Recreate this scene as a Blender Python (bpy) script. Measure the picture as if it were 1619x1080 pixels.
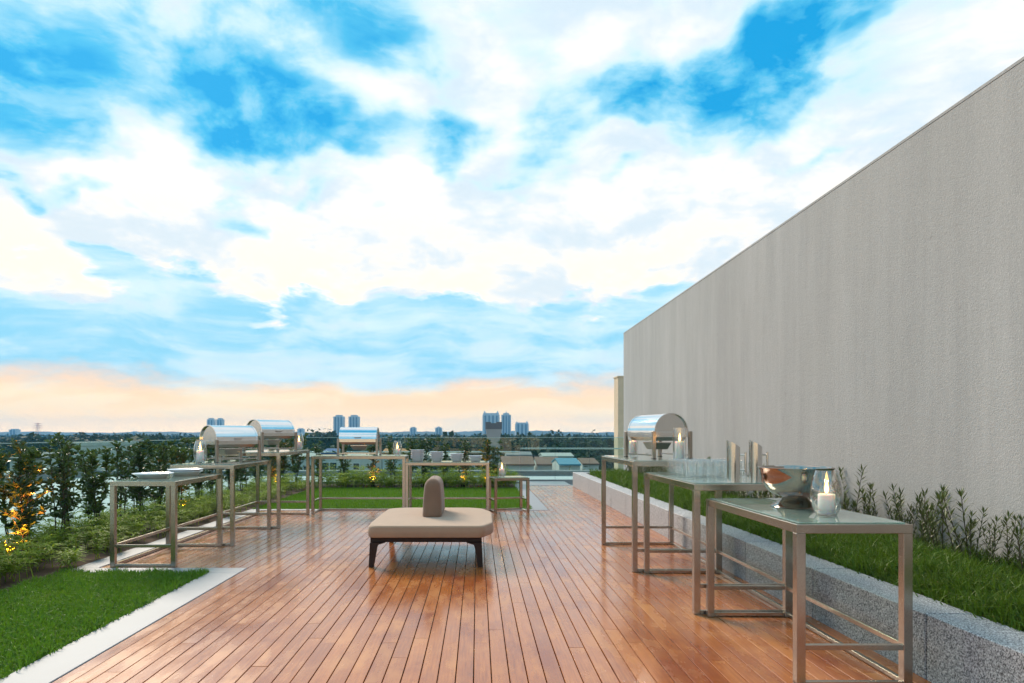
import bpy, bmesh, math, random
import numpy as np
from mathutils import Vector, Matrix
R = math.radians
random.seed(7); rng = np.random.default_rng(11)
sc = bpy.context.scene
for o in list(bpy.data.objects): bpy.data.objects.remove(o)
COL = sc.collection

# ------------------------------------------------------------------ camera
EYE = 1.4
cam = bpy.data.cameras.new('camera'); camo = bpy.data.objects.new('camera', cam); COL.objects.link(camo)
camo.location = (0, 0, EYE); camo.rotation_euler = (R(90), 0, 0)
cam.sensor_width = 36; cam.lens = 1050/1619*36
cam.shift_x = 0.0337; cam.shift_y = 0.0902
cam.clip_start = 0.05; cam.clip_end = 20000
sc.camera = camo

# ------------------------------------------------------------------ node helpers
def nd(nt, typ, **kw):
    n = nt.nodes.new(typ)
    for k, v in kw.items():
        if k.startswith('_'): setattr(n, k[1:], v)
    for k, v in kw.items():
        if k.startswith('_'): continue
        key = int(k[1:]) if k[0] == 'i' and k[1:].isdigit() else k.replace('__', ' ')
        s = n.inputs[key]
        if hasattr(v, 'is_output'): nt.links.new(v, s)
        else: s.default_value = v
    return n
def math_(nt, op, a, b=0.0, clamp=False):
    return nd(nt, 'ShaderNodeMath', _operation=op, _use_clamp=clamp, i0=a, i1=b).outputs[0]
def vmath(nt, op, a, b=(0, 0, 0)):  # vector operation
    n = nd(nt, 'ShaderNodeVectorMath', _operation=op, i0=a, i1=b)
    return n.outputs['Value'] if op in ('LENGTH', 'DOT_PRODUCT', 'DISTANCE') else n.outputs['Vector']
def vscale(nt, a, s):
    return nd(nt, 'ShaderNodeVectorMath', _operation='SCALE', i0=a, Scale=s).outputs[0]
def ramp(nt, fac, stops, interp='LINEAR'):
    n = nt.nodes.new('ShaderNodeValToRGB'); n.color_ramp.interpolation = interp
    e = n.color_ramp.elements
    while len(e) < len(stops): e.new(0.5)
    for el, (p, c) in zip(e, stops):
        el.position = p; el.color = tuple(c) + (1,) if len(c) == 3 else c
    nt.links.new(fac, n.inputs[0]); return n.outputs[0]
def mixc(nt, f, a, b, blend='MIX'):
    n = nt.nodes.new('ShaderNodeMix'); n.data_type = 'RGBA'; n.blend_type = blend
    for s, v in ((n.inputs[0], f), (n.inputs[6], a), (n.inputs[7], b)):
        if hasattr(v, 'is_output'): nt.links.new(v, s)
        else: s.default_value = v if not isinstance(v, tuple) or len(v) == 4 else v + (1,)
    return n.outputs[2]
def mapr(nt, v, a, b, c=0.0, d=1.0, smooth=True):
    n = nd(nt, 'ShaderNodeMapRange', Value=v)
    n.interpolation_type = 'SMOOTHSTEP' if smooth else 'LINEAR'
    n.inputs['From Min'].default_value = a; n.inputs['From Max'].default_value = b
    n.inputs['To Min'].default_value = c; n.inputs['To Max'].default_value = d
    return n.outputs[0]
def noise(nt, vec, scale, detail=4, rough=0.55, out='Fac', lac=2.0):
    n = nd(nt, 'ShaderNodeTexNoise', Vector=vec, Scale=scale, Detail=detail, Roughness=rough, Lacunarity=lac)
    return n.outputs[out]

# ------------------------------------------------------------------ sky
SUN_AZ, SUN_EL = R(-32), R(38)              # azimuth from +Y, towards -X (ahead left)
world = bpy.data.worlds.new('World'); sc.world = world; world.use_nodes = True
wt = world.node_tree; wt.nodes.clear()
wout = wt.nodes.new('ShaderNodeOutputWorld'); bg = wt.nodes.new('ShaderNodeBackground')
wt.links.new(bg.outputs[0], wout.inputs[0])
sky = nd(wt, 'ShaderNodeTexSky', _sky_type='NISHITA', _sun_disc=False, _sun_elevation=SUN_EL, _sun_rotation=SUN_AZ,
         _air_density=1.0, _dust_density=0.6, _ozone_density=2.0)
gen = wt.nodes.new('ShaderNodeTexCoord').outputs['Generated']
dirv = vmath(wt, 'NORMALIZE', gen)
w1 = vmath(wt, 'SUBTRACT', noise(wt, dirv, 4.0, 2, 0.5, 'Color'), (0.5, 0.5, 0.5))
w2 = vmath(wt, 'SUBTRACT', noise(wt, dirv, 11.0, 3, 0.5, 'Color'), (0.5, 0.5, 0.5))
wd = vmath(wt, 'ADD', vmath(wt, 'ADD', dirv, vscale(wt, w1, 0.15)), vscale(wt, w2, 0.12))
def cdir(px, py):
    return Vector(((px-755)/1050, 1, (686-py)/1050)).normalized()
# openings of clear blue between the clouds: centre direction (x, y of photo), size, strength
BLUE = [((15, 60), (85, 75), 1.2), ((60, 180), (150, 45), 0.42), ((270, 60), (120, 60), 0.75), ((330, 130), (110, 55), 0.85), ((450, 180), (110, 50), 0.95),
        ((560, 235), (90, 32), 0.75), ((560, 45), (120, 55), 0.85), ((650, 90), (60, 50), 0.4), ((722, 213), (42, 36), 0.95), ((715, 275), (40, 30), 0.6),
        ((1210, 100), (125, 62), 1.3), ((1090, 90), (60, 70), 0.55), ((1000, 95), (55, 45), 0.6), ((985, 140), (50, 30), 0.65), ((895, 155), (65, 40), 0.7), ((1330, 8), (90, 40), 0.9),
        ((860, 40), (90, 40), 0.35), ((55, 300), (60, 28), 0.6), ((120, 325), (110, 20), 0.5), ((360, 300), (50, 40), 0.38), ((420, 345), (60, 22), 0.35), ((865, 245), (50, 45), 0.42),
        ((800, 290), (60, 16), 0.35), ((990, 265), (40, 14), 0.3), ((510, 300), (60, 16), 0.42), ((1320, 245), (60, 10), 0.3),
        ((-200, 150), (200, 90), 0.7), ((700, -150), (260, 90), 0.7)]
acc = None
for (px, py), (sx, sy), a in BLUE:
    c = cdir(px, py)
    k = 1/math.sqrt(1+((px-755)/1050)**2+((686-py)/1050)**2)
    d = vmath(wt, 'MULTIPLY_ADD', wd, (1050/sx/k, 1.0, 1050/sy/k))
    d.node.inputs[2].default_value = (-c.x*1050/sx/k, -c.y, -c.z*1050/sy/k)
    g = mapr(wt, vmath(wt, 'LENGTH', d), 0.0, 1.8, a*0.78, 0.0)
    acc = g if acc is None else math_(wt, 'ADD', acc, g)
sepd = nd(wt, 'ShaderNodeSeparateXYZ', Vector=dirv)
elev = sepd.outputs[2]
up = math_(wt, 'MAXIMUM', elev, 0.04)
cp = nd(wt, 'ShaderNodeCombineXYZ', X=math_(wt, 'DIVIDE', sepd.outputs[0], math_(wt, 'ADD', up, 0.30)),
        Y=math_(wt, 'DIVIDE', sepd.outputs[1], math_(wt, 'ADD', up, 0.30)), Z=math_(wt, 'MULTIPLY', elev, 2.0)).outputs[0]
cpw = vmath(wt, 'ADD', cp, vscale(wt, w1, 0.25))
fbm = noise(wt, cpw, 2.6, 6, 0.58)
fine = noise(wt, cpw, 7.0, 6, 0.52)
# everywhere beyond the frame: noise openings, widened so unseen sky darkens camera-facing fronts
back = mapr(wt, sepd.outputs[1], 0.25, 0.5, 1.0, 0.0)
dim_open = math_(wt, 'MULTIPLY', mapr(wt, fbm, 0.37, 0.64, 0.0, 1.0), back)
f = math_(wt, 'ADD', acc, dim_open)
f = math_(wt, 'ADD', f, math_(wt, 'MULTIPLY', math_(wt, 'SUBTRACT', fbm, 0.5), 1.0))
f = math_(wt, 'ADD', f, math_(wt, 'MULTIPLY', math_(wt, 'SUBTRACT', fine, 0.5), 0.85))
f = math_(wt, 'MULTIPLY', f, mapr(wt, noise(wt, cpw, 11.0, 5, 0.6), 0.3, 0.7, 0.50, 1.02))
f = math_(wt, 'ADD', f, mapr(wt, elev, 0.27, 0.42, -0.05, 0.07))
# low veil of pale blue cloud under the white bank, streaked horizontally
st = noise(wt, vmath(wt, 'ADD', vmath(wt, 'MULTIPLY', dirv, (3.0, 3.0, 16.0)), vscale(wt, w1, 1.2)), 1.8, 6, 0.58)
ew = math_(wt, 'ADD', elev, math_(wt, 'ADD', math_(wt, 'MULTIPLY', math_(wt, 'SUBTRACT', fbm, 0.5), 0.26),
           math_(wt, 'MULTIPLY', math_(wt, 'SUBTRACT', st, 0.5), 0.06)))
veil = math_(wt, 'MULTIPLY', mapr(wt, ew, 0.215, 0.185), mapr(wt, st, 0.3, 0.68, 0.46, 0.22))
f = math_(wt, 'MAXIMUM', f, veil, True)
f = math_(wt, 'MINIMUM', f, 1.0, True)
cloudc = ramp(wt, f, [(0.0, (0.76, 0.745, 0.73)), (0.10, (0.69, 0.71, 0.73)), (0.24, (0.50, 0.66, 0.73)), (0.44, (0.24, 0.52, 0.67)),
                      (0.74, (0.06, 0.38, 0.61)), (1.0, (0.005, 0.27, 0.555))])
mod = noise(wt, vmath(wt, 'ADD', cpw, (3.7, 1.9, 0.4)), 4.2, 6, 0.6)
shade = math_(wt, 'MULTIPLY', mapr(wt, mod, 0.38, 0.64, 0.0, 0.85), mapr(wt, f, 0.35, 0.1))
cloudc = mixc(wt, shade, cloudc, (0.46, 0.575, 0.655))
nish = vmath(wt, 'MULTIPLY', sky.outputs[0], (0.03, 0.085, 0.10))
skyc = mixc(wt, mapr(wt, f, 0.3, 1.0, 0.0, 0.12), cloudc, nish)
# creamy lit bank low down, then the peach afterglow along the whole horizon
skyc = mixc(wt, math_(wt, 'MULTIPLY', mapr(wt, elev, 0.42, 0.18), math_(wt, 'MULTIPLY', mapr(wt, f, 0.2, 0.0), mapr(wt, mod, 0.58, 0.40, 0.15, 1.0))), skyc, (0.80, 0.715, 0.60))
eh = math_(wt, 'ADD', elev, math_(wt, 'ADD', math_(wt, 'MULTIPLY', math_(wt, 'SUBTRACT', fbm, 0.5), 0.09),
           math_(wt, 'MULTIPLY', math_(wt, 'SUBTRACT', st, 0.5), 0.05)))
peach = ramp(wt, mapr(wt, elev, 0.0, 0.085, 0, 1, False), [(0.0, (1.32, 0.90, 0.46)), (0.5, (0.88, 0.62, 0.35)), (1.0, (0.80, 0.55, 0.38))])
peach = mixc(wt, mapr(wt, st, 0.42, 0.65, 0.0, 0.7), peach, (0.90, 0.73, 0.48))
skyc = mixc(wt, mapr(wt, eh, 0.094, 0.056), skyc, peach)
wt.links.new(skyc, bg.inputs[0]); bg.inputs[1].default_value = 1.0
world.cycles.sampling_method = 'MANUAL'; world.cycles.sample_map_resolution = 512

# ------------------------------------------------------------------ sun, exposure
sun = bpy.data.lights.new('sun', 'SUN'); suno = bpy.data.objects.new('sun', sun); COL.objects.link(suno)
sun.energy = 2.9; sun.angle = R(22); sun.color = (1.0, 0.85, 0.68)
sd = Vector((math.sin(SUN_AZ)*math.cos(SUN_EL), math.cos(SUN_AZ)*math.cos(SUN_EL), math.sin(SUN_EL)))
suno.rotation_euler = sd.to_track_quat('Z', 'Y').to_euler()
vs = sc.view_settings; vs.view_transform = 'Standard'; vs.look = 'None'; vs.gamma = 1.0; vs.exposure = 0.58
vs.use_curve_mapping = False
sc.render.engine = 'CYCLES'
cy = sc.cycles
cy.transparent_max_bounces = 96; cy.max_bounces = 7; cy.glossy_bounces = 4; cy.diffuse_bounces = 3; cy.volume_bounces = 1
cy.caustics_reflective = False; cy.caustics_refractive = False

# ------------------------------------------------------------------ materials
def new_mat(name):
    m = bpy.data.materials.new(name); m.use_nodes = True
    nt = m.node_tree; b = nt.nodes['Principled BSDF']
    return m, nt, b
def setp(nt, b, **kw):
    for k, v in kw.items():
        s = b.inputs[k.replace('__', ' ')]
        if hasattr(v, 'is_output'): nt.links.new(v, s)
        else: s.default_value = v if not (isinstance(v, tuple) and len(v) == 3 and s.type == 'RGBA') else v + (1,)
def pos(nt): return nt.nodes.new('ShaderNodeNewGeometry').outputs['Position']
def objco(nt): return nt.nodes.new('ShaderNodeTexCoord').outputs['Object']
def orand(nt): return nt.nodes.new('ShaderNodeObjectInfo').outputs['Random']
def bump(nt, b, h, strength=0.3, dist=0.01):
    n = nd(nt, 'ShaderNodeBump', Height=h, Strength=strength, Distance=dist)
    nt.links.new(n.outputs[0], b.inputs['Normal'])
def simple(name, col, rough=0.5, metal=0.0, var=0.15, vscale_=6.0, bmp=0.0, bscale=60, **kw):
    m, nt, b = new_mat(name)
    p = pos(nt)
    n = noise(nt, p, vscale_, 5)
    c = mixc(nt, n, tuple(max(0, x*(1-var)) for x in col), tuple(x*(1+var) for x in col))
    setp(nt, b, Base__Color=c, Roughness=rough, Metallic=metal, **kw)
    if bmp: bump(nt, b, noise(nt, p, bscale, 4), bmp, 0.004)
    return m

def mat_wood():
    m, nt, b = new_mat('merbau decking'); p = pos(nt); r = orand(nt)
    off = nd(nt, 'ShaderNodeCombineXYZ', X=math_(nt, 'MULTIPLY', r, 37.0), Y=math_(nt, 'MULTIPLY', r, 91.0), Z=0.0).outputs[0]
    q = vmath(nt, 'ADD', p, off)
    grain = noise(nt, vmath(nt, 'MULTIPLY', q, (70, 3.0, 10)), 1.0, 7, 0.62)
    blot = noise(nt, vmath(nt, 'MULTIPLY', q, (5.0, 1.6, 1)), 1.0, 5, 0.6)
    big = noise(nt, p, 0.55, 3, 0.5)
    c = ramp(nt, grain, [(0.2, (0.17, 0.034, 0.007)), (0.5, (0.35, 0.095, 0.017)), (0.85, (0.52, 0.18, 0.034))])
    c = mixc(nt, mapr(nt, blot, 0.48, 0.72, 0, 0.7), c, (0.56, 0.23, 0.060))
    c = mixc(nt, mapr(nt, blot, 0.45, 0.22, 0, 0.7), c, (0.21, 0.060, 0.028))
    c = mixc(nt, math_(nt, 'MULTIPLY', r, 0.30), c, (0.62, 0.215, 0.050))
    r2 = math_(nt, 'FRACT', math_(nt, 'MULTIPLY', r, 17.3))
    c = mixc(nt, mapr(nt, r2, 0.6, 1.0, 0.0, 0.35), c, (0.22, 0.048, 0.012))
    wb = noise(nt, vmath(nt, 'MULTIPLY', p, (1.9, 0.9, 1)), 1.0, 6, 0.65)
    c = mixc(nt, mapr(nt, wb, 0.52, 0.70, 0.0, 0.55), c, (0.57, 0.235, 0.065))
    c = mixc(nt, mapr(nt, wb, 0.50, 0.34, 0.0, 0.7), c, (0.22, 0.036, 0.006))
    spots = noise(nt, q, 34, 3, 0.6)
    c = mixc(nt, mapr(nt, spots, 0.67, 0.74, 0, 0.6), c, (0.09, 0.045, 0.03))
    rough = math_(nt, 'ADD', mapr(nt, blot, 0.3, 0.75, 0.16, 0.30), math_(nt, 'MULTIPLY', big, 0.06))
    setp(nt, b, Base__Color=c, Roughness=rough, IOR=1.5)
    setp(nt, b, Coat__Weight=0.4, Coat__Roughness=0.13, Coat__IOR=1.5, Specular__IOR__Level=0.4)
    bump(nt, b, math_(nt, 'ADD', grain, math_(nt, 'MULTIPLY', blot, 0.8)), 0.07, 0.003)
    return m
M_WOOD = mat_wood()
M_DARK = simple('dark void', (0.012, 0.010, 0.009), 0.9)

def mat_stucco():
    m, nt, b = new_mat('grey textured render'); p = pos(nt)
    big = noise(nt, p, 0.45, 5, 0.6)
    stre = noise(nt, vmath(nt, 'MULTIPLY', p, (1, 1.0, 0.10)), 1.1, 8, 0.76)
    fineN = noise(nt, p, 95, 4, 0.65)
    c = mixc(nt, mapr(nt, stre, 0.3, 0.7), (0.31, 0.31, 0.31), (0.44, 0.437, 0.432))
    c = mixc(nt, mapr(nt, big, 0.35, 0.7, 0, 0.5), c, (0.37, 0.36, 0.345))
    spk = noise(nt, p, 9, 2, 0.5)
    c = mixc(nt, mapr(nt, spk, 0.72, 0.78, 0, 0.35), c, (0.25, 0.24, 0.23))
    med = noise(nt, p, 2.6, 5, 0.65)
    c = mixc(nt, mapr(nt, med, 0.38, 0.66, 0.0, 0.35), c, (0.37, 0.365, 0.36))
    c = mixc(nt, mapr(nt, fineN, 0.28, 0.52, 0.5, 0.0), c, (0.26, 0.26, 0.26))
    c = mixc(nt, mapr(nt, fineN, 0.55, 0.72, 0.0, 0.4), c, (0.60, 0.595, 0.585))
    setp(nt, b, Base__Color=c, Roughness=0.9)
    h = math_(nt, 'ADD', fineN, math_(nt, 'MULTIPLY', noise(nt, p, 38, 3), 0.5))
    bump(nt, b, h, 0.7, 0.007)
    return m
M_STUCCO = mat_stucco()
M_PIER = simple('orange-lit render', (0.58, 0.45, 0.31), 0.85, bmp=0.3)  # tan base colour holds the orange light falling on the pier

def mat_granite():
    m, nt, b = new_mat('speckled granite'); p = pos(nt)
    n1 = noise(nt, p, 125, 2, 0.6); n2 = noise(nt, p, 280, 2, 0.6)
    v = math_(nt, 'ADD', math_(nt, 'MULTIPLY', n1, 0.6), math_(nt, 'MULTIPLY', n2, 0.4))
    c = ramp(nt, v, [(0.41, (0.03, 0.032, 0.038)), (0.47, (0.25, 0.255, 0.27)), (0.53, (0.52, 0.525, 0.54)), (0.60, (0.78, 0.79, 0.81))])
    c = mixc(nt, math_(nt, 'MULTIPLY', orand(nt), 0.18), c, (0.30, 0.31, 0.33))
    setp(nt, b, Base__Color=c, Roughness=0.6)
    return m
M_GRANITE = mat_granite()
M_STONE = simple('pale edging stone', (0.235, 0.258, 0.285), 0.55, var=0.10, vscale_=3.0, bmp=0.15, bscale=90)
M_ROOFCONC = simple('pale roof screed', (0.46, 0.51, 0.53), 0.8, var=0.12, vscale_=0.8)
M_COPING = simple('white coping', (0.74, 0.74, 0.72), 0.7, var=0.06)
M_CONC = simple('grey concrete', (0.27, 0.275, 0.28), 0.85, var=0.14, vscale_=1.5, bmp=0.2)
M_SOIL = simple('brown soil', (0.085, 0.045, 0.026), 0.95, var=0.45, vscale_=9, bmp=0.8, bscale=30)
M_TURF = simple('turf base', (0.035, 0.065, 0.014), 0.95, var=0.4, vscale_=5, bmp=0.5, bscale=40)

def mat_steel(name, col, rough, brush=True, vert=False):
    m, nt, b = new_mat(name); p = objco(nt)
    g = noise(nt, vmath(nt, 'MULTIPLY', p, (260, 260, 12) if vert else (14, 260, 260)), 1.0, 3, 0.6)
    sm = noise(nt, p, 5, 4, 0.6)
    c = mixc(nt, sm, tuple(x*0.9 for x in col), tuple(min(1, x*1.08) for x in col))
    rr = math_(nt, 'ADD', mapr(nt, g, 0.3, 0.7, rough*0.92, rough*1.1), mapr(nt, sm, 0.4, 0.8, 0, rough*0.25))
    setp(nt, b, Base__Color=c, Metallic=1.0, Roughness=rr)
    return m
M_STEEL = mat_steel('brushed steel frame', (0.50, 0.44, 0.375), 0.22)
M_CHROME = mat_steel('polished steel', (0.80, 0.80, 0.80), 0.11, False)
M_SATIN = mat_steel('satin steel', (0.66, 0.64, 0.61), 0.17, False)
M_BOWL = mat_steel('bowl steel', (0.40, 0.36, 0.325), 0.10, False)
M_PAN = mat_steel('dull steel pan', (0.42, 0.36, 0.31), 0.32, False)

def mat_glass(name, tint, refl=1.0, rough=0.0, ior=1.5, haze=0.0, hazecol=(0.6, 0.75, 0.7), edge=1.0):
    m = bpy.data.materials.new(name); m.use_nodes = True; nt = m.node_tree; nt.nodes.clear()
    out = nt.nodes.new('ShaderNodeOutputMaterial')
    tr = nd(nt, 'ShaderNodeBsdfTransparent', Color=tint + (1,))
    gl = nd(nt, 'ShaderNodeBsdfGlossy', Roughness=rough, Color=(1, 1, 1, 1))
    # gentle unevenness so reflections are not mathematically perfect
    bp = nd(nt, 'ShaderNodeBump', Height=noise(nt, pos(nt), 3.0, 2), Strength=0.02, Distance=0.01)
    nt.links.new(bp.outputs[0], gl.inputs['Normal'])
    g = nt.nodes.new('ShaderNodeNewGeometry')
    c_ = math_(nt, 'ABSOLUTE', vmath(nt, 'DOT_PRODUCT', g.outputs['Incoming'], g.outputs['Normal']))
    f0 = ((ior-1)/(ior+1))**2
    fr = math_(nt, 'ADD', math_(nt, 'MULTIPLY', math_(nt, 'POWER', math_(nt, 'SUBTRACT', 1.0, c_, True), 5.0), 1-f0), f0)
    nt.links.new(mixc(nt, math_(nt, 'POWER', math_(nt, 'SUBTRACT', 1.0, c_, True), 3.0), tint, tuple(x*edge for x in tint)), tr.inputs[0])
    base = tr.outputs[0]
    if haze:
        df = nd(nt, 'ShaderNodeBsdfDiffuse', Color=hazecol + (1,))
        base = nd(nt, 'ShaderNodeMixShader', i0=haze, i1=base, i2=df.outputs[0]).outputs[0]
    mx = nd(nt, 'ShaderNodeMixShader', i0=math_(nt, 'MULTIPLY', fr, refl, True), i1=base, i2=gl.outputs[0])
    nt.links.new(mx.outputs[0], out.inputs[0]); return m
M_GLASS = mat_glass('clear glassware', (0.985, 0.99, 0.99), 2.4, 0.0, 1.5, 0.008, (0.9, 0.9, 0.88), 0.38)
M_TUMBLER = mat_glass('clear tumbler glass', (0.992, 0.996, 0.996), 1.7, 0.0, 1.5, 0.004, (0.9, 0.93, 0.93), 0.6)
M_PANEL = mat_glass('balustrade glass', (0.80, 0.90, 0.88), 0.75, 0.0, 1.45)
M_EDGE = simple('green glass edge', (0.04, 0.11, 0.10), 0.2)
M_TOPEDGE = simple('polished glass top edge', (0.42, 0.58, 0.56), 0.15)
M_TOP = mat_glass('table top glass', (0.72, 0.86, 0.80), 1.0, 0.03, 1.6, 0.30, (0.55, 0.70, 0.64))

def mat_fabric(name, col):
    m, nt, b = new_mat(name); p = objco(nt)
    wv = nd(nt, 'ShaderNodeTexWave', _bands_direction='X', Vector=p, Scale=160.0, Distortion=1.5).outputs['Fac']
    wv2 = nd(nt, 'ShaderNodeTexWave', _bands_direction='Y', Vector=p, Scale=160.0, Distortion=1.5).outputs['Fac']
    n = noise(nt, p, 7, 5)
    c = mixc(nt, n, tuple(x*0.85 for x in col), tuple(x*1.12 for x in col))
    setp(nt, b, Base__Color=c, Roughness=0.92, Sheen__Weight=0.3)
    bump(nt, b, math_(nt, 'ADD', math_(nt, 'ADD', wv, wv2), noise(nt, p, 40, 3)), 0.22, 0.002)
    return m
M_FABRIC = mat_fabric('taupe upholstery', (0.42, 0.275, 0.18))
M_FABRIC2 = mat_fabric('brown taupe upholstery', (0.235, 0.130, 0.080))
M_DARKWOOD = simple('dark stained wood', (0.030, 0.014, 0.009), 0.5, var=0.35, vscale_=14, Specular__IOR__Level=0.3)
M_PORCELAIN = simple('white porcelain', (0.76, 0.77, 0.79), 0.14, var=0.02)
M_STONEWARE = simple('grey stoneware', (0.50, 0.52, 0.56), 0.3, var=0.05)
M_WAX = simple('white candle wax', (0.90, 0.88, 0.84), 0.5, var=0.02, Subsurface__Weight=0.9, Subsurface__Radius=(0.05, 0.028, 0.014), Subsurface__Scale=1.0)
M_WICK = simple('burnt wick', (0.02, 0.015, 0.01), 0.9)
def mat_emit(name, col, s):
    m = bpy.data.materials.new(name); m.use_nodes = True; nt = m.node_tree; nt.nodes.clear()
    out = nt.nodes.new('ShaderNodeOutputMaterial'); e = nd(nt, 'ShaderNodeEmission', Color=col + (1,), Strength=s)
    nt.links.new(e.outputs[0], out.inputs[0]); return m
M_FLAME = mat_emit('candle flame', (1.0, 0.52, 0.12), 11.0)
M_LENS = mat_emit('uplight lens', (1.0, 0.33, 0.05), 6.0)
M_BLACK = simple('black lamp body', (0.02, 0.02, 0.02), 0.45)

def mat_leaf(name, c1, c2, rough=0.4, trans=0.25, tcol=None, sc_=9.0, spec=0.5, patch=None):
    m = bpy.data.materials.new(name); m.use_nodes = True; nt = m.node_tree
    b = nt.nodes['Principled BSDF']; out = nt.nodes['Material Output']
    p = pos(nt); n = noise(nt, p, sc_, 4, 0.7); n2 = noise(nt, p, sc_*6, 2, 0.6)
    fac = math_(nt, 'ADD', math_(nt, 'MULTIPLY', n, 0.6), math_(nt, 'MULTIPLY', n2, 0.4))
    fac = math_(nt, 'ADD', mapr(nt, fac, 0.3, 0.7), math_(nt, 'MULTIPLY', math_(nt, 'SUBTRACT', orand(nt), 0.5), 0.5), True)
    c = mixc(nt, fac, c1, c2)
    if patch:
        c = mixc(nt, mapr(nt, noise(nt, p, 1.7, 5, 0.7), 0.50, 0.72, 0.0, 0.55), c, patch)
        c = mixc(nt, mapr(nt, noise(nt, p, 60, 1, 0.5), 0.66, 0.72, 0.0, 0.8), c, (0.30, 0.26, 0.09))
    setp(nt, b, Base__Color=c, Roughness=rough, Specular__IOR__Level=spec)
    tl = nd(nt, 'ShaderNodeBsdfTranslucent')
    nt.links.new(mixc(nt, 0.5, c, tcol or c2), tl.inputs[0])
    mx = nd(nt, 'ShaderNodeMixShader', i0=trans, i1=b.outputs[0], i2=tl.outputs[0])
    nt.links.new(mx.outputs[0], out.inputs[0]); return m
M_SAPLEAF = mat_leaf('dark sapling leaf', (0.020, 0.044, 0.012), (0.095, 0.155, 0.032), 0.30, 0.25)
M_FERN = mat_leaf('lime ground cover leaf', (0.085, 0.17, 0.014), (0.34, 0.44, 0.045), 0.5, 0.4, None, 9.0, 0.18)
M_WALLPLANT = mat_leaf('dark narrow leaf', (0.032, 0.052, 0.012), (0.14, 0.175, 0.038), 0.4, 0.2)
M_LAWN = mat_leaf('lawn blade', (0.032, 0.105, 0.007), (0.155, 0.315, 0.020), 0.45, 0.35, None, 38.0, 0.25, (0.21, 0.30, 0.03))
M_PGRASS = mat_leaf('planter grass blade', (0.026, 0.070, 0.006), (0.135, 0.235, 0.018), 0.5, 0.30, None, 22.0, 0.25, (0.045, 0.075, 0.012))
M_BARK = simple('thin brown bark', (0.075, 0.055, 0.040), 0.85, var=0.3, vscale_=20)
M_TREE = mat_leaf('far tree foliage', (0.016, 0.034, 0.012), (0.055, 0.085, 0.024), 0.7, 0.15, None, 0.12, 0.2)
M_HILL = simple('wooded hill', (0.030, 0.050, 0.030), 0.95, var=0.4, vscale_=0.01)
M_CITY = simple('town ground', (0.10, 0.12, 0.07), 0.95, var=0.4, vscale_=0.05)

# ------------------------------------------------------------------ mesh helpers
class MB:
    def __init__(s): s.v = []; s.f = []
    def add(s, verts, faces):
        o = len(s.v); s.v += [tuple(p) for p in verts]; s.f += [tuple(i+o for i in f) for f in faces]; return s
    def box(s, x0, x1, y0, y1, z0, z1, c=0.0):
        if c <= 0:
            return s.add([(x0,y0,z0),(x1,y0,z0),(x1,y1,z0),(x0,y1,z0),(x0,y0,z1),(x1,y0,z1),(x1,y1,z1),(x0,y1,z1)],
                         [(0,3,2,1),(4,5,6,7),(0,1,5,4),(1,2,6,5),(2,3,7,6),(3,0,4,7)])
        # box with chamfered edges: three nested loops per axis joined
        bm = bmesh.new(); bmesh.ops.create_cube(bm, size=1)
        for v in bm.verts: v.co = Vector(((x0+x1)/2+v.co.x*(x1-x0), (y0+y1)/2+v.co.y*(y1-y0), (z0+z1)/2+v.co.z*(z1-z0)))
        bmesh.ops.bevel(bm, geom=list(bm.edges), offset=c, segments=1, affect='EDGES')
        bm.verts.ensure_lookup_table()
        s.add([v.co for v in bm.verts], [[v.index for v in f.verts] for f in bm.faces]); bm.free(); return s
    def tube(s, a, b, r0, r1=None, n=8, cap=True):
        a, b = Vector(a), Vector(b); r1 = r0 if r1 is None else r1
        d = (b-a).normalized(); u = d.orthogonal().normalized(); w = d.cross(u)
        vs_ = []
        for (p, r) in ((a, r0), (b, r1)):
            for i in range(n):
                t = 2*math.pi*i/n; vs_.append(p+u*(r*math.cos(t))+w*(r*math.sin(t)))
        fs = [(i, (i+1) % n, n+(i+1) % n, n+i) for i in range(n)]
        if cap: fs += [tuple(range(n-1, -1, -1)), tuple(range(n, 2*n))]
        return s.add(vs_, fs)
    def lathe(s, prof, n=32, cx=0, cy=0, sx=1, sy=1):
        vs_ = []; fs = []
        for r, z in prof:
            for i in range(n):
                t = 2*math.pi*i/n; vs_.append((cx+sx*max(r, 1e-4)*math.cos(t), cy+sy*max(r, 1e-4)*math.sin(t), z))
        for k in range(len(prof)-1):
            for i in range(n):
                j = (i+1) % n; fs.append((k*n+i, k*n+j, (k+1)*n+j, (k+1)*n+i))
        return s.add(vs_, fs)
    def prism(s, poly, z0, z1):
        n = len(poly)
        return s.add([(x, y, z0) for x, y in poly]+[(x, y, z1) for x, y in poly],
                     [tuple(range(n-1, -1, -1)), tuple(range(n, 2*n))]+[(i, (i+1) % n, n+(i+1) % n, n+i) for i in range(n)])
    def mesh(s, name, mat, smooth=None):
        me = bpy.data.meshes.new(name); me.from_pydata(s.v, [], s.f); me.materials.append(mat)
        bm = bmesh.new(); bm.from_mesh(me); bmesh.ops.recalc_face_normals(bm, faces=bm.faces); bm.to_mesh(me); bm.free()
        if smooth:
            me.polygons.foreach_set('use_smooth', [True]*len(me.polygons)); me.set_sharp_from_angle(angle=R(smooth))
        return me
    def build(s, name, mat, parent=None, smooth=None, loc=None, rz=0):
        return link(name, s.mesh(name, mat, smooth), parent, loc, rz)
def link(name, me, parent=None, loc=None, rz=0):
    o = bpy.data.objects.new(name, me); COL.objects.link(o)
    if parent: o.parent = parent
    if loc: o.location = loc
    if rz: o.rotation_euler = (0, 0, rz)
    return o
def raw(name, verts, faces, mat, parent=None):
    me = bpy.data.meshes.new(name); me.from_pydata(verts, [], faces); me.materials.append(mat)
    return link(name, me, parent)
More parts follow.
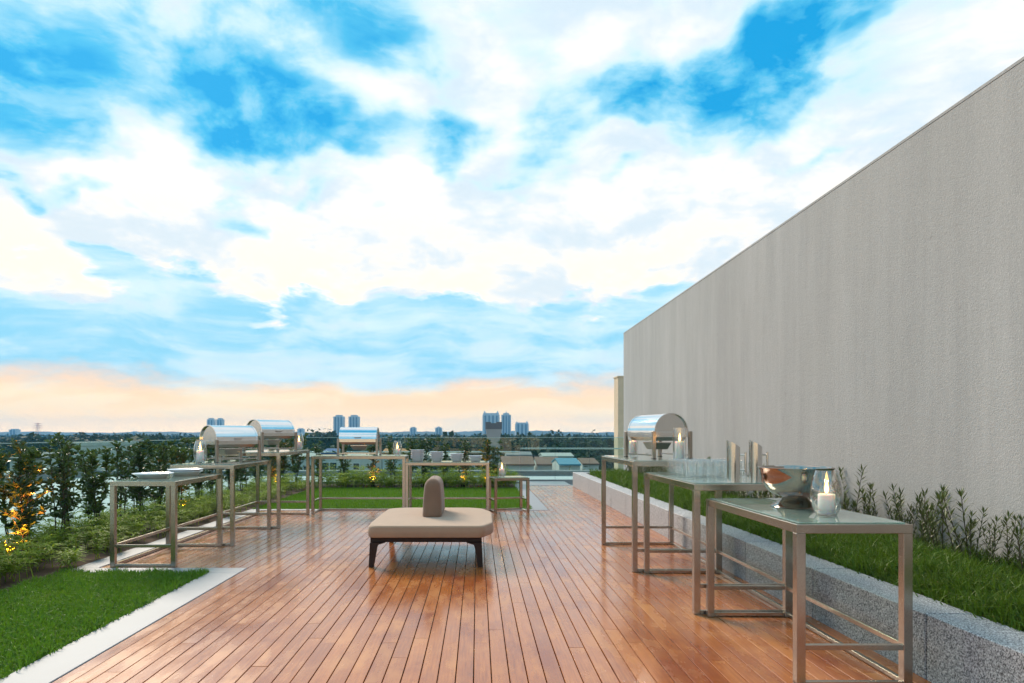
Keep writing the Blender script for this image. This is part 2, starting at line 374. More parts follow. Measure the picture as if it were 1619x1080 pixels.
def tag(o, label=None, cat=None, group=None, kind=None):
    if label: o['label'] = label
    if cat: o['category'] = cat
    if group: o['group'] = group
    if kind: o['kind'] = kind
    return o
def thing(name, label, cat, loc=(0, 0, 0), rz=0, group=None):
    o = bpy.data.objects.new(name, None); COL.objects.link(o); o.location = loc; o.rotation_euler = (0, 0, rz)
    o.empty_display_size = 0.1
    return tag(o, label, cat, group)
def X_at(px, D): return (px-755)*D/1050

# ------------------------------------------------------------------ terrace structure
DX0, DX1 = -3.95, 2.56
slab = MB().box(-14, 12, -9, 24, -9.2, -0.1).build('terrace_slab', M_ROOFCONC); tag(slab, kind='structure')
par = thing('roof_parapet', 'low grey roof parapet with white coping beyond the glass', 'parapet', (0, 0, 0))
MB().box(-14.0, -13.75, -9, 23.98, -0.099, 0.20).build('wall', M_CONC, par)
MB().box(-14.1, -13.65, -9, 24.1, 0.202, 0.28, 0.01).build('coping', M_COPING, par)
MB().box(-13.74, 12, 23.75, 24.0, -0.099, 0.02).build('wall', M_CONC, par)
MB().box(-13.64, 12, 23.7, 24.1, 0.022, 0.09, 0.01).build('coping', M_CONC, par)

# deck substructure and planks
dk = MB()
dk.box(-2.40, DX1, -6, 6.93, -0.095, -0.034); dk.box(DX0, DX1, 6.93, 12.15, -0.095, -0.034); dk.box(1.315, DX1, 12.15, 18.0, -0.095, -0.034)
deck = dk.build('wooden_deck', M_DARK); tag(deck, kind='structure')
PW = 0.1033
def plank_mesh():
    w, h, c = PW-0.0056, 0.026, 0.0018
    prof = [(-w/2, -h), (w/2, -h), (w/2, -c), (w/2-c, 0), (-w/2+c, 0), (-w/2, -c)]
    mb = MB(); n = 6
    v = [(x, 0, z) for x, z in prof]+[(x, 1, z) for x, z in prof]
    mb.add(v, [tuple(range(n)), tuple(range(2*n-1, n-1, -1))]+[(i, n+i, n+(i+1) % n, (i+1) % n) for i in range(n)])
    return mb.mesh('plank', M_WOOD)
PM = plank_mesh()
def put_plank(xc, a, b):
    o = link('plank', PM, deck); o.location = (xc, a+0.0015, random.uniform(-0.0012, 0.0008)); o.scale = (1, b-a-0.003, 1)
    o.rotation_euler = (0, random.uniform(-0.003, 0.003), 0)
nrow = int(round((DX1-DX0)/PW)); 
for i in range(nrow):
    xc = DX1-PW*(i+0.5)
    near = xc > -2.45+PW*0.4
    far = xc > 1.25+PW*0.3
    y0 = -6 if near else 6.94; y1 = 17.99 if far else 12.14
    cuts = [y0]
    if near: cuts.append(random.choice([2.35, 2.75, 3.1, 2.55]))
    step = [2.9, 3.3, 2.6]
    y = cuts[-1]+random.choice([0.0, 0.9, 1.8, 2.4, 1.35]) if near else y0+random.uniform(1.0, 3.0)
    while y < y1-0.9:
        if y-cuts[-1] > 0.5: cuts.append(y)
        y += random.choice([2.7, 3.15, 3.6])
    cuts.append(y1)
    for a, b in zip(cuts[:-1], cuts[1:]): put_plank(xc, a, b)

# stone edging strips
def strip(x0, x1, y0, y1, z=0.004):
    tag(MB().box(x0, x1, y0, y1, -0.098, z, 0.004).build('stone_edging', M_STONE), kind='structure')
strip(-2.72, -2.402, -6, 6.69)
strip(-4.2, -2.402, 6.692, 6.925)
strip(-4.2, -3.957, 6.927, 12.15)
strip(-4.2, 1.312, 12.152, 12.34)
strip(1.0, 1.312, 12.342, 18.0)
strip(1.0, 2.56, 18.002, 19.6)

# soil / turf
tag(MB().box(-4.2, -2.722, -6, 6.69, -0.099, -0.012).build('near_lawn_soil', M_TURF), kind='structure')
tag(MB().box(-4.199, 0.998, 12.342, 17.0, -0.099, -0.012).build('far_lawn_soil', M_TURF), kind='structure')
tag(MB().box(-5.72, -4.202, -6, 18.6, -0.099, -0.006).build('planting_bed_soil', M_SOIL), kind='structure')
tag(MB().box(-4.2, 0.998, 17.002, 18.6, -0.099, -0.006).build('planting_bed_soil', M_SOIL), kind='structure')

# planter on the right
pk = thing('planter_kerb', 'speckled grey granite kerb holding the raised grass planter', 'kerb', (2.56, 0, 0))
blk = MB().box(0.004, 0.285, 0.006, 1.274, -0.09, 0.37, 0.005).mesh('granite_block', M_GRANITE)
y = 3.80-1.28*6
while y < 17.5:
    link('granite_block', blk, pk, (0, y, 0)); y += 1.28
yend = y
MB().box(0.03, 0.26, -3.8, yend-0.02, -0.09, 0.345).build('mortar_core', M_DARK, pk)
MB().box(0.287, 1.6, yend-0.24, yend-0.003, -0.09, 0.366, 0.004).build('end_return', M_GRANITE, pk)
tag(MB().box(2.85, 4.065, -3.8, yend-0.25, -0.09, 0.345).build('planter_soil', M_SOIL), kind='structure')

# tall wall
wl = thing('rendered_wall', 'tall grey textured concrete wall rising along the right side', 'wall', (4.07, 0, 0))
MB().box(0, 0.34, -4.5, 18.5, -0.09, 4.18).build('wall_face', M_STUCCO, wl)
MB().box(-0.003, 0.343, -4.5, 18.503, 4.1805, 4.216, 0.006).build('coping', M_STUCCO, wl)
pr = thing('end_pier', 'narrow orange-lit pier just beyond the end of the grey wall', 'pier', (4.36, 20.6, 0))
MB().box(0, 0.5, 0, 0.6, -0.09, 3.16).build('shaft', M_PIER, pr)
MB().box(-0.02, 0.52, -0.02, 0.62, 3.161, 3.2).build('cap', M_PIER, pr)

# ------------------------------------------------------------------ glass balustrades
def balustrade(label, a, b, n, z0, z1, rail_z=None, rail_off=0.25):
    a, b = Vector(a), Vector(b); d = (b-a); L = d.length; ang = math.atan2(d.y, d.x); w = L/n
    t = thing('glass_balustrade', label, 'balustrade', (a.x, a.y, 0), ang)
    pm = MB().box(0.006, w-0.006, -0.006, 0.006, z0, z1).mesh('glass_panel', M_PANEL)
    em = MB().box(-0.001, 0.005, -0.0065, 0.0065, z0, z1).mesh('glass_edge', M_EDGE)
    for i in range(n):
        g = link('glass_panel', pm, t, (i*w, 0, 0)); link('glass_edge', em, g)
        MB().box(0.006, w-0.006, -0.0062, 0.0062, z1+0.0005, z1+0.012).build('top_edge', M_TOPEDGE, g)
    MB().box(0, L, -0.035, 0.035, -0.097, z0+0.05, 0.004).build('base_channel', M_CONC, t)
    if rail_z:
        MB().tube((0, rail_off, rail_z), (L, rail_off, rail_z), 0.022, n=10).build('handrail', M_SATIN, t, 40)
        for i in range(n+1):
            MB().tube((min(L-0.03, i*w+0.03), 0.007, rail_z), (min(L-0.03, i*w+0.03), rail_off, rail_z), 0.012, n=6).build('bracket', M_SATIN, t)
    return t
balustrade('long clear glass balustrade behind the saplings on the left', (-5.8, -0.05), (-5.8, 18.72), 14, 0.0, 1.277)
balustrade('clear glass balustrade behind the far lawn and its saplings', (-5.78, 18.75), (1.2, 18.75), 5, 0.0, 1.29, 0.88, 0.3)
balustrade('clear glass balustrade closing the end of the deck walkway', (1.27, 19.65), (4.34, 19.65), 3, 0.0, 1.29, 0.965, 0.1)

# vent column on the lower roof
vc = thing('concrete_column', 'grey concrete column with a flared head beyond the far glass', 'column', (X_at(780.5, 22.5), 22.5, -0.1))
MB().add([(-.21,-.2,0),(.21,-.2,0),(.21,.2,0),(-.21,.2,0),(-.21,-.2,1.35),(.21,-.2,1.35),(.21,.2,1.35),(-.21,.2,1.35)],
         [(0,3,2,1),(4,5,6,7),(0,1,5,4),(1,2,6,5),(2,3,7,6),(3,0,4,7)]).build('shaft', M_CONC, vc)
MB().add([(-.21,-.2,1.351),(.21,-.2,1.351),(.21,.2,1.351),(-.21,.2,1.351),(-.27,-.25,1.66),(.27,-.25,1.66),(.27,.25,1.66),(-.27,.25,1.66)],
         [(0,3,2,1),(4,5,6,7),(0,1,5,4),(1,2,6,5),(2,3,7,6),(3,0,4,7)]).build('flared_head', M_CONC, vc)
hd = MB().box(-.275, .275, -.255, .255, 1.662, 1.86); hd.box(-.275, -.09, -.255, .255, 1.861, 1.9); hd.box(.09, .275, -.255, .255, 1.861, 1.9)
hd.build('capital', simple('dark concrete', (0.11, 0.115, 0.13), 0.8), vc)

# ------------------------------------------------------------------ tables
TB = 0.05
def table(label, x0, x1, y0, y1, h, sides, rz=0, group='nesting steel console tables'):
    cx, cy_ = (x0+x1)/2, (y0+y1)/2; a, b = (x1-x0)/2, (y1-y0)/2
    t = thing('console_table', label, 'table', (cx, cy_, 0), rz, group)
    leg = MB().box(-TB/2, TB/2, -TB/2, TB/2, 0.001, h-TB, 0.002).mesh('leg', M_STEEL)
    for sx in (-1, 1):
        for sy in (-1, 1): link('leg', leg, t, (sx*(a-TB/2), sy*(b-TB/2), 0))
    lx = MB().box(-a, a, -TB/2, TB/2, h-TB+0.0005, h, 0.002).mesh('top_rail', M_STEEL)
    ly = MB().box(-TB/2, TB/2, -b+TB, b-TB, h-TB+0.0005, h, 0.002).mesh('top_rail', M_STEEL)
    for s in (-1, 1):
        link('top_rail', lx, t, (0, s*(b-TB/2), 0)); link('top_rail', ly, t, (s*(a-TB/2), 0, 0))
    MB().box(-a+TB*0.5, a-TB*0.5, -b+TB*0.5, b-TB*0.5, h+0.0006, h+0.0085, 0.002).build('glass_top', M_TOP, t)
    q = 0.03
    for sd_ in sides:
        for z in (0.002, 0.205):
            if sd_[1] == 'x':
                s = -1 if sd_[0] == '-' else 1
                MB().box(s*(a-0.02)-q/2, s*(a-0.02)+q/2, -b+TB, b-TB, z, z+q, 0.002).build('stretcher', M_STEEL, t)
            else:
                s = -1 if sd_[0] == '-' else 1
                MB().box(-a+TB, a-TB, s*(b-0.02)-q/2, s*(b-0.02)+q/2, z, z+q, 0.002).build('stretcher', M_STEEL, t)
    return t
RS = ('-y', '+y', '+x'); LS = ('-y', '+y', '-x'); FS = ('-x', '+x', '+y')
table('low steel and glass table carrying the punch bowl, nearest on the right', 1.76, 2.40, 3.66, 5.12, 0.90, RS)
table('medium steel and glass table carrying rows of tumblers and two pitchers', 1.675, 2.44, 5.135, 6.70, 1.01, RS)
table('tall steel and glass table carrying a chafing dish beside the granite kerb', 1.57, 2.475, 6.715, 8.42, 1.12, RS)
table('low steel table carrying white platters, nearest on the left', -3.86, -3.17, 6.97, 8.27, 0.90, LS)
table('medium steel table between the platter table and the tall left table', -3.84, -3.04, 8.285, 9.80, 1.01, LS)
table('tall steel table with chafing dish at the far left deck corner', -3.84, -2.92, 9.815, 11.56, 1.12, LS)
table('long steel table with chafing dish standing along the far lawn', -2.9, -1.262, 11.58, 12.2, 1.01, FS)
table('low steel table carrying four stacks of bowls by the far lawn', -1.255, 0.205, 11.55, 12.2, 0.90, FS)
table('smallest lowest steel table, set askew beside the bowl table', 0.235, 0.885, 11.78, 12.24, 0.62, ('-x', '+x', '+y'), R(14))

# ------------------------------------------------------------------ bench
be = thing('ottoman_bench', 'taupe upholstered ottoman bench with central backrest on the deck', 'bench', (-0.53, 7.8, 0))
def smooth_poly(pts, it=3):
    for _ in range(it):
        q = []
        for i in range(len(pts)):
            a, b = Vector(pts[i]), Vector(pts[(i+1) % len(pts)]); q += [tuple(a*0.75+b*0.25), tuple(a*0.25+b*0.75)]
        pts = q
    return pts
def cushion(name, poly, z0, z1, r, mat, parent, dome=0.01, taper=0.0, loc=None):
    n = len(poly); c = Vector((sum(p[0] for p in poly)/n, sum(p[1] for p in poly)/n))
    ax = max(abs(p[0]-c.x) for p in poly); ay = max(abs(p[1]-c.y) for p in poly)
    rings = []; K = 6
    def ring(inset, z, sc=1.0):
        out = []
        for p in poly:
            v = Vector(p)-c; out.append((c.x+v.x*(ax-inset)/ax*sc, c.y+v.y*(ay-inset)/ay*sc, z))
        return out
    H = z1-z0
    sc_ = lambda z: 1-taper*(z-z0)/H
    for i in range(K+1):
        t = math.pi/2*i/K; z = z0+r*0.5*(1-math.sin(t)); rings.append(ring(r*0.5*(1-math.cos(t+0)) if False else r*0.5*(1-math.sin(t)), z0+r*0.5*(1-math.cos(t)), sc_(z0)))
    for k in range(1, 7):
        z = z0+r*0.5+(H-1.5*r)*k/6; rings.append(ring(-0.006*math.sin(math.pi*k/6), z, sc_(z)))
    for i in range(1, K+3):
        t = math.pi/2*i/(K+2); z = z1-r+r*math.sin(t); rings.append(ring(r*(1-math.cos(t)), z, sc_(z)))
    last = r
    for k in range(1, 9):
        fr = k/8; out = []
        base = rings[-1] if k == 1 else base
        for p in base:
            v = Vector((p[0]-c.x, p[1]-c.y))*(1-fr*0.98); out.append((c.x+v.x, c.y+v.y, z1+dome*math.sin(math.pi/2*fr)))
        rings.append(out)
    mb = MB(); V = []; F = []
    for rg in rings: V += rg
    for k in range(len(rings)-1):
        for i in range(n): F.append((k*n+i, k*n+(i+1) % n, (k+1)*n+(i+1) % n, (k+1)*n+i))
    F.append(tuple(range(n-1, -1, -1))); F.append(tuple((len(rings)-1)*n+i for i in range(n)))
    mb.add(V, F); return mb.build(name, mat, parent, 50, loc)
sp = [(-.62,-.86),(.585,-.86),(.70,-.55),(.71,.45),(.60,.80),(.45,.90),(-.45,.90),(-.62,.80),(-.64,.4),(-.64,-.6)]
dense = []
for i in range(len(sp)):
    a, b = sp[i], sp[(i+1) % len(sp)]
    m = max(1, int((Vector(a)-Vector(b)).length/0.14))
    dense += [(a[0]+(b[0]-a[0])*k/m, a[1]+(b[1]-a[1])*k/m) for k in range(m)]
cushion('seat', smooth_poly(dense, 2), 0.312, 0.438, 0.03, M_FABRIC, be, 0.012)
br = [(-.112,-.36),(-.08,-.40),(.08,-.40),(.112,-.36),(.112,.36),(.08,.40),(-.08,.40),(-.112,.36)]
dense = []
for i in range(len(br)):
    a, b = br[i], br[(i+1) % len(br)]; m = max(1, int((Vector(a)-Vector(b)).length/0.06))
    dense += [(a[0]+(b[0]-a[0])*k/m, a[1]+(b[1]-a[1])*k/m) for k in range(m)]
cushion('backrest', smooth_poly(dense, 1), 0.425, 0.885, 0.098, M_FABRIC2, be, 0.008, 0.20, (0.01, 0.17, 0))
MB().box(-.60, .575, -.80, .80, 0.258, 0.3115, 0.004).build('apron', M_DARKWOOD, be)
for sx, sy in ((-1,-1),(1,-1),(-1,1),(1,1)):
    X0 = -.60 if sx < 0 else .575
    prof = [(0, 0.2575), (0.16, 0.2575), (0.085, 0.235), (0.072, 0.20), (0.038, 0.0), (-0.012, 0.0)]
    yo = sy*0.835; th = 0.055
    V = [(X0-sx*u, yo-sy*0, z) for u, z in prof]+[(X0-sx*u, yo-sy*th, z) for u, z in prof]; n = len(prof)
    MB().add(V, [tuple(range(n)), tuple(range(2*n-1, n-1, -1))]+[(i, n+i, n+(i+1) % n, (i+1) % n) for i in range(n)]).build('leg', M_DARKWOOD, be)

# ------------------------------------------------------------------ chafing dishes
def chafer(label, x, y, z, rz):
    t = thing('chafing_dish', label, 'chafing dish', (x, y, z), rz, 'roll-top chafing dishes')
    a, b = 0.335, 0.215
    pm = MB().box(-0.018, 0.018, -0.018, 0.018, 0.004, 0.30, 0.002).mesh('post', M_PAN)
    fm = MB().box(-0.021, 0.021, -0.021, 0.021, 0.0005, 0.006).mesh('foot', M_BLACK)
    for sx in (-1, 1):
        for sy in (-1, 1):
            p = link('post', pm, t, (sx*(a+0.005), sy*(b+0.005), 0)); link('foot', fm, p)
    for s in (-1, 1):
        MB().box(-a+0.014, a-0.014, s*b-0.008, s*b+0.008, 0.235, 0.292, 0.002).build('band', M_SATIN, t)
        MB().box(s*a-0.008, s*a+0.008, -b+0.014, b-0.014, 0.235, 0.292, 0.002).build('band', M_SATIN, t)
        MB().box(-a+0.014, a-0.014, s*b-0.007, s*b+0.007, 0.03, 0.044).build('lower_rail', M_SATIN, t)
    # water pan and burner
    def frust(x0, y0, z0, x1, y1, z1):
        return MB().add([(-x0,-y0,z0),(x0,-y0,z0),(x0,y0,z0),(-x0,y0,z0),(-x1,-y1,z1),(x1,-y1,z1),(x1,y1,z1),(-x1,y1,z1)],
                        [(0,3,2,1),(4,5,6,7),(0,1,5,4),(1,2,6,5),(2,3,7,6),(3,0,4,7)])
    frust(0.285, 0.17, 0.195, 0.31, 0.19, 0.2345).build('water_pan', M_PAN, t)
    frust(0.10, 0.075, 0.095, 0.145, 0.10, 0.168).build('burner_box', M_PAN, t)
    MB().box(-0.15, 0.15, -0.10, 0.10, 0.17, 0.178).build('burner_shelf', M_SATIN, t)
    # rolled lid: half barrel with a lip
    N = 28; r, rz_ = 0.203, 0.215; zb = 0.285
    def half(x0, x1, ro, ri_, zo, zi, name, mat, par):
        V = []; F = []
        for x in (x0, x1):
            for (rr, hh) in ((ro, zo), (ri_, zi)):
                for i in range(N+1):
                    th = math.pi*i/N; V.append((x, -rr*math.cos(th), zb+hh*math.sin(th)**0.92))
        m = N+1
        for i in range(N):
            F += [(i, i+1, 2*m+i+1, 2*m+i), (m+i, 3*m+i, 3*m+i+1, m+i+1), (i, m+i, m+i+1, i+1), (2*m+i, 2*m+i+1, 3*m+i+1, 3*m+i)]
        F += [(0, 2*m, 3*m, m), (N, m+N, 3*m+N, 2*m+N)]
        return MB().add(V, F).build(name, mat, par, 40)
    lid = half(-0.318, 0.318, r, r-0.006, rz_, rz_-0.006, 'lid', M_CHROME, t)
    for s in (-1, 1):
        half(s*0.318-0.012, s*0.318+0.012, r+0.004, r-0.007, rz_+0.004, rz_-0.007, 'lid_rim', M_CHROME, lid)
        V = [(s*0.305, -(r-0.008)*math.cos(math.pi*i/N), zb+(rz_-0.008)*math.sin(math.pi*i/N)**0.92) for i in range(N+1)]
        V += [(p[0]-s*0.004, p[1], p[2]) for p in V]; m = N+1
        MB().add(V, [tuple(range(m)), tuple(range(2*m-1, m-1, -1))]+[(i, m+i, m+(i+1) % m, (i+1) % m) for i in range(m)]).build('end_cap', M_SATIN, lid)
    h = MB(); hx = [(-0.06, -0.193), (-0.05, -0.218), (0.05, -0.218), (0.06, -0.193)]
    for (p, q) in zip(hx[:-1], hx[1:]): h.tube((p[0], p[1], 0.315), (q[0], q[1], 0.315), 0.008, n=8)
    h.build('handle', M_PAN, lid, 40)
    return t
chafer('steel roll-top chafing dish on the tall table by the grey wall', 2.06, 7.62, 1.1287, R(90+13))
chafer('steel roll-top chafing dish behind a candle on the medium left table', -3.49, 9.33, 1.0187, R(55))
chafer('steel roll-top chafing dish on the tall table at the left corner', -3.37, 10.80, 1.1287, R(57))
chafer('steel roll-top chafing dish facing the camera on the far table', -2.11, 11.89, 1.0187, 0)

# ------------------------------------------------------------------ candles
def hurricane(label, x, y, z, r, h, kind):
    th = 0.004
    if kind == 'tube':
        out = [(0, 0.0), (r, 0.0), (r, h)]
        prof = [(0, 0), (r*0.98, 0), (r, 0.006), (r, h), (r-th, h), (r-th, 0.012), (0, 0.012)]
    else:
        ks = [(0.55, 0), (0.62, 0.012), (0.82, 0.15), (0.96, 0.32), (1.0, 0.45), (0.97, 0.60), (0.86, 0.80), (0.66, 1.0)]
        o = [(r*k, h*q if q > 0.02 else q*h) for k, q in ks]
        prof = [(0, 0)]+o+[(max(0.001, rr-th), zz if i else zz) for i, (rr, zz) in enumerate(reversed(o)) if zz > 0.02]+[(0, 0.012)]
        # refine by linear resampling for a rounder outline
        fine_ = []
        for (a, b) in zip(prof[:-1], prof[1:]):
            fine_ += [a]
        prof = fine_+[prof[-1]]
    o_ = MB().lathe(prof, 36).build('hurricane_glass', M_GLASS, None, 60, (x, y, z))
    return tag(o_, label, 'glass holder', 'hurricane candle glasses')
def candle(label, x, y, z, r, h, watts=0.5):
    t = thing('pillar_candle', label, 'candle', (x, y, z), 0, 'lit pillar candles')
    MB().lathe([(0, 0), (r*0.97, 0), (r, 0.003), (r, h-0.006), (r*0.93, h), (r*0.7, h-0.004), (0.001, h-0.008)], 28).build('wax', M_WAX, t, 50)
    MB().tube((0, 0, h-0.008), (0.001, 0, h+0.008), 0.0014, n=6).build('wick', M_WICK, t)
    k = r/0.048
    MB().lathe([(0.0005, h+0.003), (0.007*k, h+0.010), (0.0115*k, h+0.022), (0.0105*k, h+0.038), (0.006*k, h+0.062), (0.0005, h+0.086)], 14).build('flame', M_FLAME, t, 80)
    l = bpy.data.lights.new('flame_glow', 'POINT'); l.energy = watts*1.6; l.color = (1, 0.46, 0.14); l.shadow_soft_size = 0.012
    lo = bpy.data.objects.new('flame_glow', l); COL.objects.link(lo); lo.parent = t; lo.location = (0, 0, h+0.03)
ZT = 0.0087
for lab, x, y, z, r, h, kind, cr, ch in (
    ('beside the steel punch bowl', 2.113, 4.02, 0.90, 0.092, 0.27, 'egg', 0.048, 0.115),
    ('in front of the chafing dish by the grey wall', 2.125, 6.98, 1.12, 0.068, 0.335, 'tube', 0.044, 0.18),
    ('behind the chafing dish by the grey wall', 1.93, 8.24, 1.12, 0.062, 0.20, 'tube', 0.044, 0.17),
    ('on the medium left table before a chafing dish', -3.64, 8.72, 1.01, 0.086, 0.29, 'egg', 0.048, 0.15),
    ('at the far end of the tall left table', -3.06, 11.38, 1.12, 0.080, 0.29, 'egg', 0.048, 0.13),
    ('at the right end of the far chafing dish table', -1.43, 11.85, 1.01, 0.080, 0.26, 'egg', 0.048, 0.10),
    ('on the smallest askew table by the far lawn', 0.44, 11.95, 0.62, 0.080, 0.26, 'egg', 0.048, 0.13)):
    shape = 'rounded' if kind == 'egg' else 'straight cylindrical'
    hurricane('%s clear hurricane glass %s' % (shape, lab), x, y, z+ZT, r, h, kind)
    candle('lit white pillar candle %s' % lab, x, y, z+ZT+0.0125, cr, ch, 1.1 if y < 5 else 0.6)

# ------------------------------------------------------------------ punch bowl, pitchers, tumblers
o = MB().lathe([(0, 0.002), (0.15, 0.0), (0.158, 0.004), (0.150, 0.012), (0.105, 0.040), (0.084, 0.060), (0.080, 0.068), (0.112, 0.076),
               (0.156, 0.096), (0.190, 0.128), (0.211, 0.168), (0.223, 0.210), (0.229, 0.255), (0.238, 0.262), (0.239, 0.267), (0.236, 0.269),
               (0.225, 0.262), (0.219, 0.212), (0.207, 0.171), (0.186, 0.132), (0.153, 0.101), (0.10, 0.084), (0, 0.078)], 56).build(
               'punch_bowl', M_BOWL, None, 50, (2.14, 4.47, 0.90+ZT))
tag(o, 'large footed stainless steel punch bowl on the nearest right table', 'bowl')
def pitcher(label, x, y, rz):
    t = thing('pitcher', label, 'pitcher', (x, y, 1.01+ZT), rz, 'slanted steel pitchers')
    n = 32; r = 0.050; V = []; F = []
    for rr, zb_, top in ((r, 0.0, False), (r, 0.27, True), (r-0.003, 0.27, True), (r-0.003, 0.01, False)):
        for i in range(n):
            th = 2*math.pi*i/n; c = math.cos(th)
            z = zb_ if not top else 0.300-0.030*c/1.0
            V.append((rr*c, rr*math.sin(th), z))
    for k in range(3):
        for i in range(n): F.append((k*n+i, k*n+(i+1) % n, (k+1)*n+(i+1) % n, (k+1)*n+i))
    F += [tuple(range(n-1, -1, -1)), tuple(3*n+i for i in range(n))]
    MB().add(V, F).build('body', M_SATIN, t, 40)
    h = MB(); h.tube((0.097, 0, 0.075), (0.097, 0, 0.235), 0.009, n=12)
    hb = h.build('handle', M_SATIN, t, 40)
    MB().tube((0.049, 0, 0.215), (0.090, 0, 0.215), 0.006, n=8).build('handle_pin', M_SATIN, hb, 40)
    MB().tube((0.049, 0, 0.095), (0.090, 0, 0.095), 0.006, n=8).build('handle_pin', M_SATIN, hb, 40)
pitcher('slant-topped steel pitcher right beside the rows of tumblers', 2.03, 5.27, 0)
pitcher('slant-topped steel pitcher closest to the punch bowl', 2.215, 5.29, R(4))
tm = MB().lathe([(0, 0), (0.026, 0), (0.029, 0.003), (0.033, 0.142), (0.0325, 0.144), (0.031, 0.142), (0.0272, 0.018), (0, 0.014)], 20).mesh('tumbler', M_TUMBLER, 60)
for i in range(7):
    for j in range(6):
        o = link('tumbler', tm, None, (1.865+i*0.076+random.uniform(-.004, .004), 5.80+j*0.125+random.uniform(-.004, .004), 1.01+ZT))
        tag(o, 'clear glass tumbler in the close-packed rows on the medium right table', 'glass', 'tumblers packed in rows')

# ------------------------------------------------------------------ crockery
def platter(label, x, y, z, r):
    o = MB().lathe([(0, 0.001), (r*0.62, 0.0), (r*0.66, 0.004), (r*0.80, 0.030), (r*0.97, 0.047), (r, 0.051), (r*0.985, 0.054),
                    (r*0.79, 0.040), (r*0.63, 0.014), (0, 0.011)], 48).build('platter', M_PORCELAIN, None, 50, (x, y, z))
    tag(o, label, 'platter', 'white serving platters')
platter('large white round platter nearest the front of the left table', -3.625, 7.42, 0.90+ZT, 0.215)
platter('white round platter under another one on the left table', -3.46, 7.86, 0.90+ZT, 0.20)
platter('white round platter stacked on top of another on the left table', -3.458, 7.862, 0.922+ZT, 0.20)
def bowl_mesh():
    # square bowl with rounded corners and a flared rim
    def sq(h, z, n=24):
        out = []
        for i in range(n):
            t = 2*math.pi*(i+0.5)/n; c, s = math.cos(t), math.sin(t); k = (abs(c)**5+abs(s)**5)**(-1/5)
            out.append((h*k*c, h*k*s, z))
        return out
    rings = [sq(0.075, 0), sq(0.079, 0.003), sq(0.098, 0.038), sq(0.112, 0.061), sq(0.126, 0.064), sq(0.126, 0.067), sq(0.110, 0.066), sq(0.094, 0.040), sq(0.074, 0.008)]
    V = []; F = []; n = 24
    for r_ in rings: V += r_
    for k in range(len(rings)-1):
        for i in range(n): F.append((k*n+i, k*n+(i+1) % n, (k+1)*n+(i+1) % n, (k+1)*n+i))
    F += [tuple(range(n-1, -1, -1)), tuple((len(rings)-1)*n+i for i in range(n))]
    return MB().add(V, F).mesh('bowl', M_PORCELAIN, 45)
bmsh = bowl_mesh()
for (x, k, w) in ((-1.07, 5, 'tallest stack of five'), (-0.725, 4, 'stack of four'), (-0.37, 3, 'stack of three'), (-0.035, 2, 'lowest stack of two')):
    for i in range(k):
        o = link('bowl', bmsh, None, (x+random.uniform(-.003, .003), 11.86, 0.90+ZT+i*0.035), random.uniform(-.03, .03))
        place = ('bottom bowl' if i == 0 else 'top bowl' if i == k-1 else ['', 'second bowl', 'third bowl', 'fourth bowl'][i])
        tag(o, 'white square %s of the %s on the far low table' % (place, w), 'bowl', 'stacked white bowls')

# ------------------------------------------------------------------ vegetation
def leaf(V, F, b, d, L, W, up=None, fold=0.25, droop=0.15):
    d = d.normalized(); s = d.cross(up if up else Vector((0, 0, 1)))
    if s.length < 1e-3: s = Vector((1, 0, 0))
    s.normalize(); n = s.cross(d)
    m = b+d*(L*0.45); o = len(V)
    V += [tuple(b), tuple(m+s*(W/2)+n*(W*fold)), tuple(b+d*L-Vector((0, 0, L*droop))), tuple(m-s*(W/2)+n*(W*fold)), tuple(m)]
    F += [(o, o+4, o+1), (o+4, o+2, o+1), (o, o+3, o+4), (o+4, o+3, o+2)]
def rdir(r, zlo=-0.2, zhi=0.9):
    a = r.uniform(0, 2*math.pi); z = r.uniform(zlo, zhi); q = math.sqrt(max(0, 1-z*z)); return Vector((q*math.cos(a), q*math.sin(a), z))
def sapling_mesh(seed, h, spread, nleaf, ll=0.07):
    r = random.Random(seed); st = MB(); V = []; F = []
    ns = r.choice([2, 3, 3, 4])
    tips = []
    for s in range(ns):
        p = Vector((r.uniform(-.05, .05), r.uniform(-.05, .05), 0)); hh = h*r.uniform(0.82, 1.0) if s else h
        dx = Vector((r.uniform(-1, 1), r.uniform(-1, 1), 0))*spread*0.55
        prev = p
        for k in range(1, 9):
            t = k/8; q = p+dx*t*(1-0.25*t)+Vector((r.uniform(-.015, .015), r.uniform(-.015, .015), hh*t))
            st.tube(prev, q, 0.011*(1.05-(k-1)/8), 0.011*(1.05-t), 6, False)
            if t > 0.36: tips.append((prev, q, t))
            prev = q
    twigs = []
    for (a, b, t) in tips:
        for _ in range(r.choice([2, 3, 3])):
            o = a.lerp(b, r.random()); d = rdir(r, 0.1, 0.8); L = spread*r.uniform(0.25, 1.0)*(1.2-0.85*t)*r.choice([0.6, 1.0, 1.0, 1.25])
            st.tube(o, o+d*L, 0.004, 0.002, 4, False); twigs.append((o, o+d*L))
    segs = twigs+[(a, b) for a, b, t in tips]
    per = nleaf/len(segs)
    for (a, b) in segs:
        for k in range(int(per)+(1 if r.random() < per % 1 else 0)):
            o = a.lerp(b, r.uniform(0.15, 1.0)); d = (rdir(r, -0.1, 0.85)+(b-a).normalized()*0.6)
            leaf(V, F, o, d, ll*r.uniform(0.7, 1.25), ll*r.uniform(0.36, 0.50), rdir(r, 0.2, 1))
    sm = st.mesh('stem', M_BARK, 60)
    lm = bpy.data.meshes.new('crown'); lm.from_pydata(V, [], F); lm.materials.append(M_SAPLEAF)
    return sm, lm
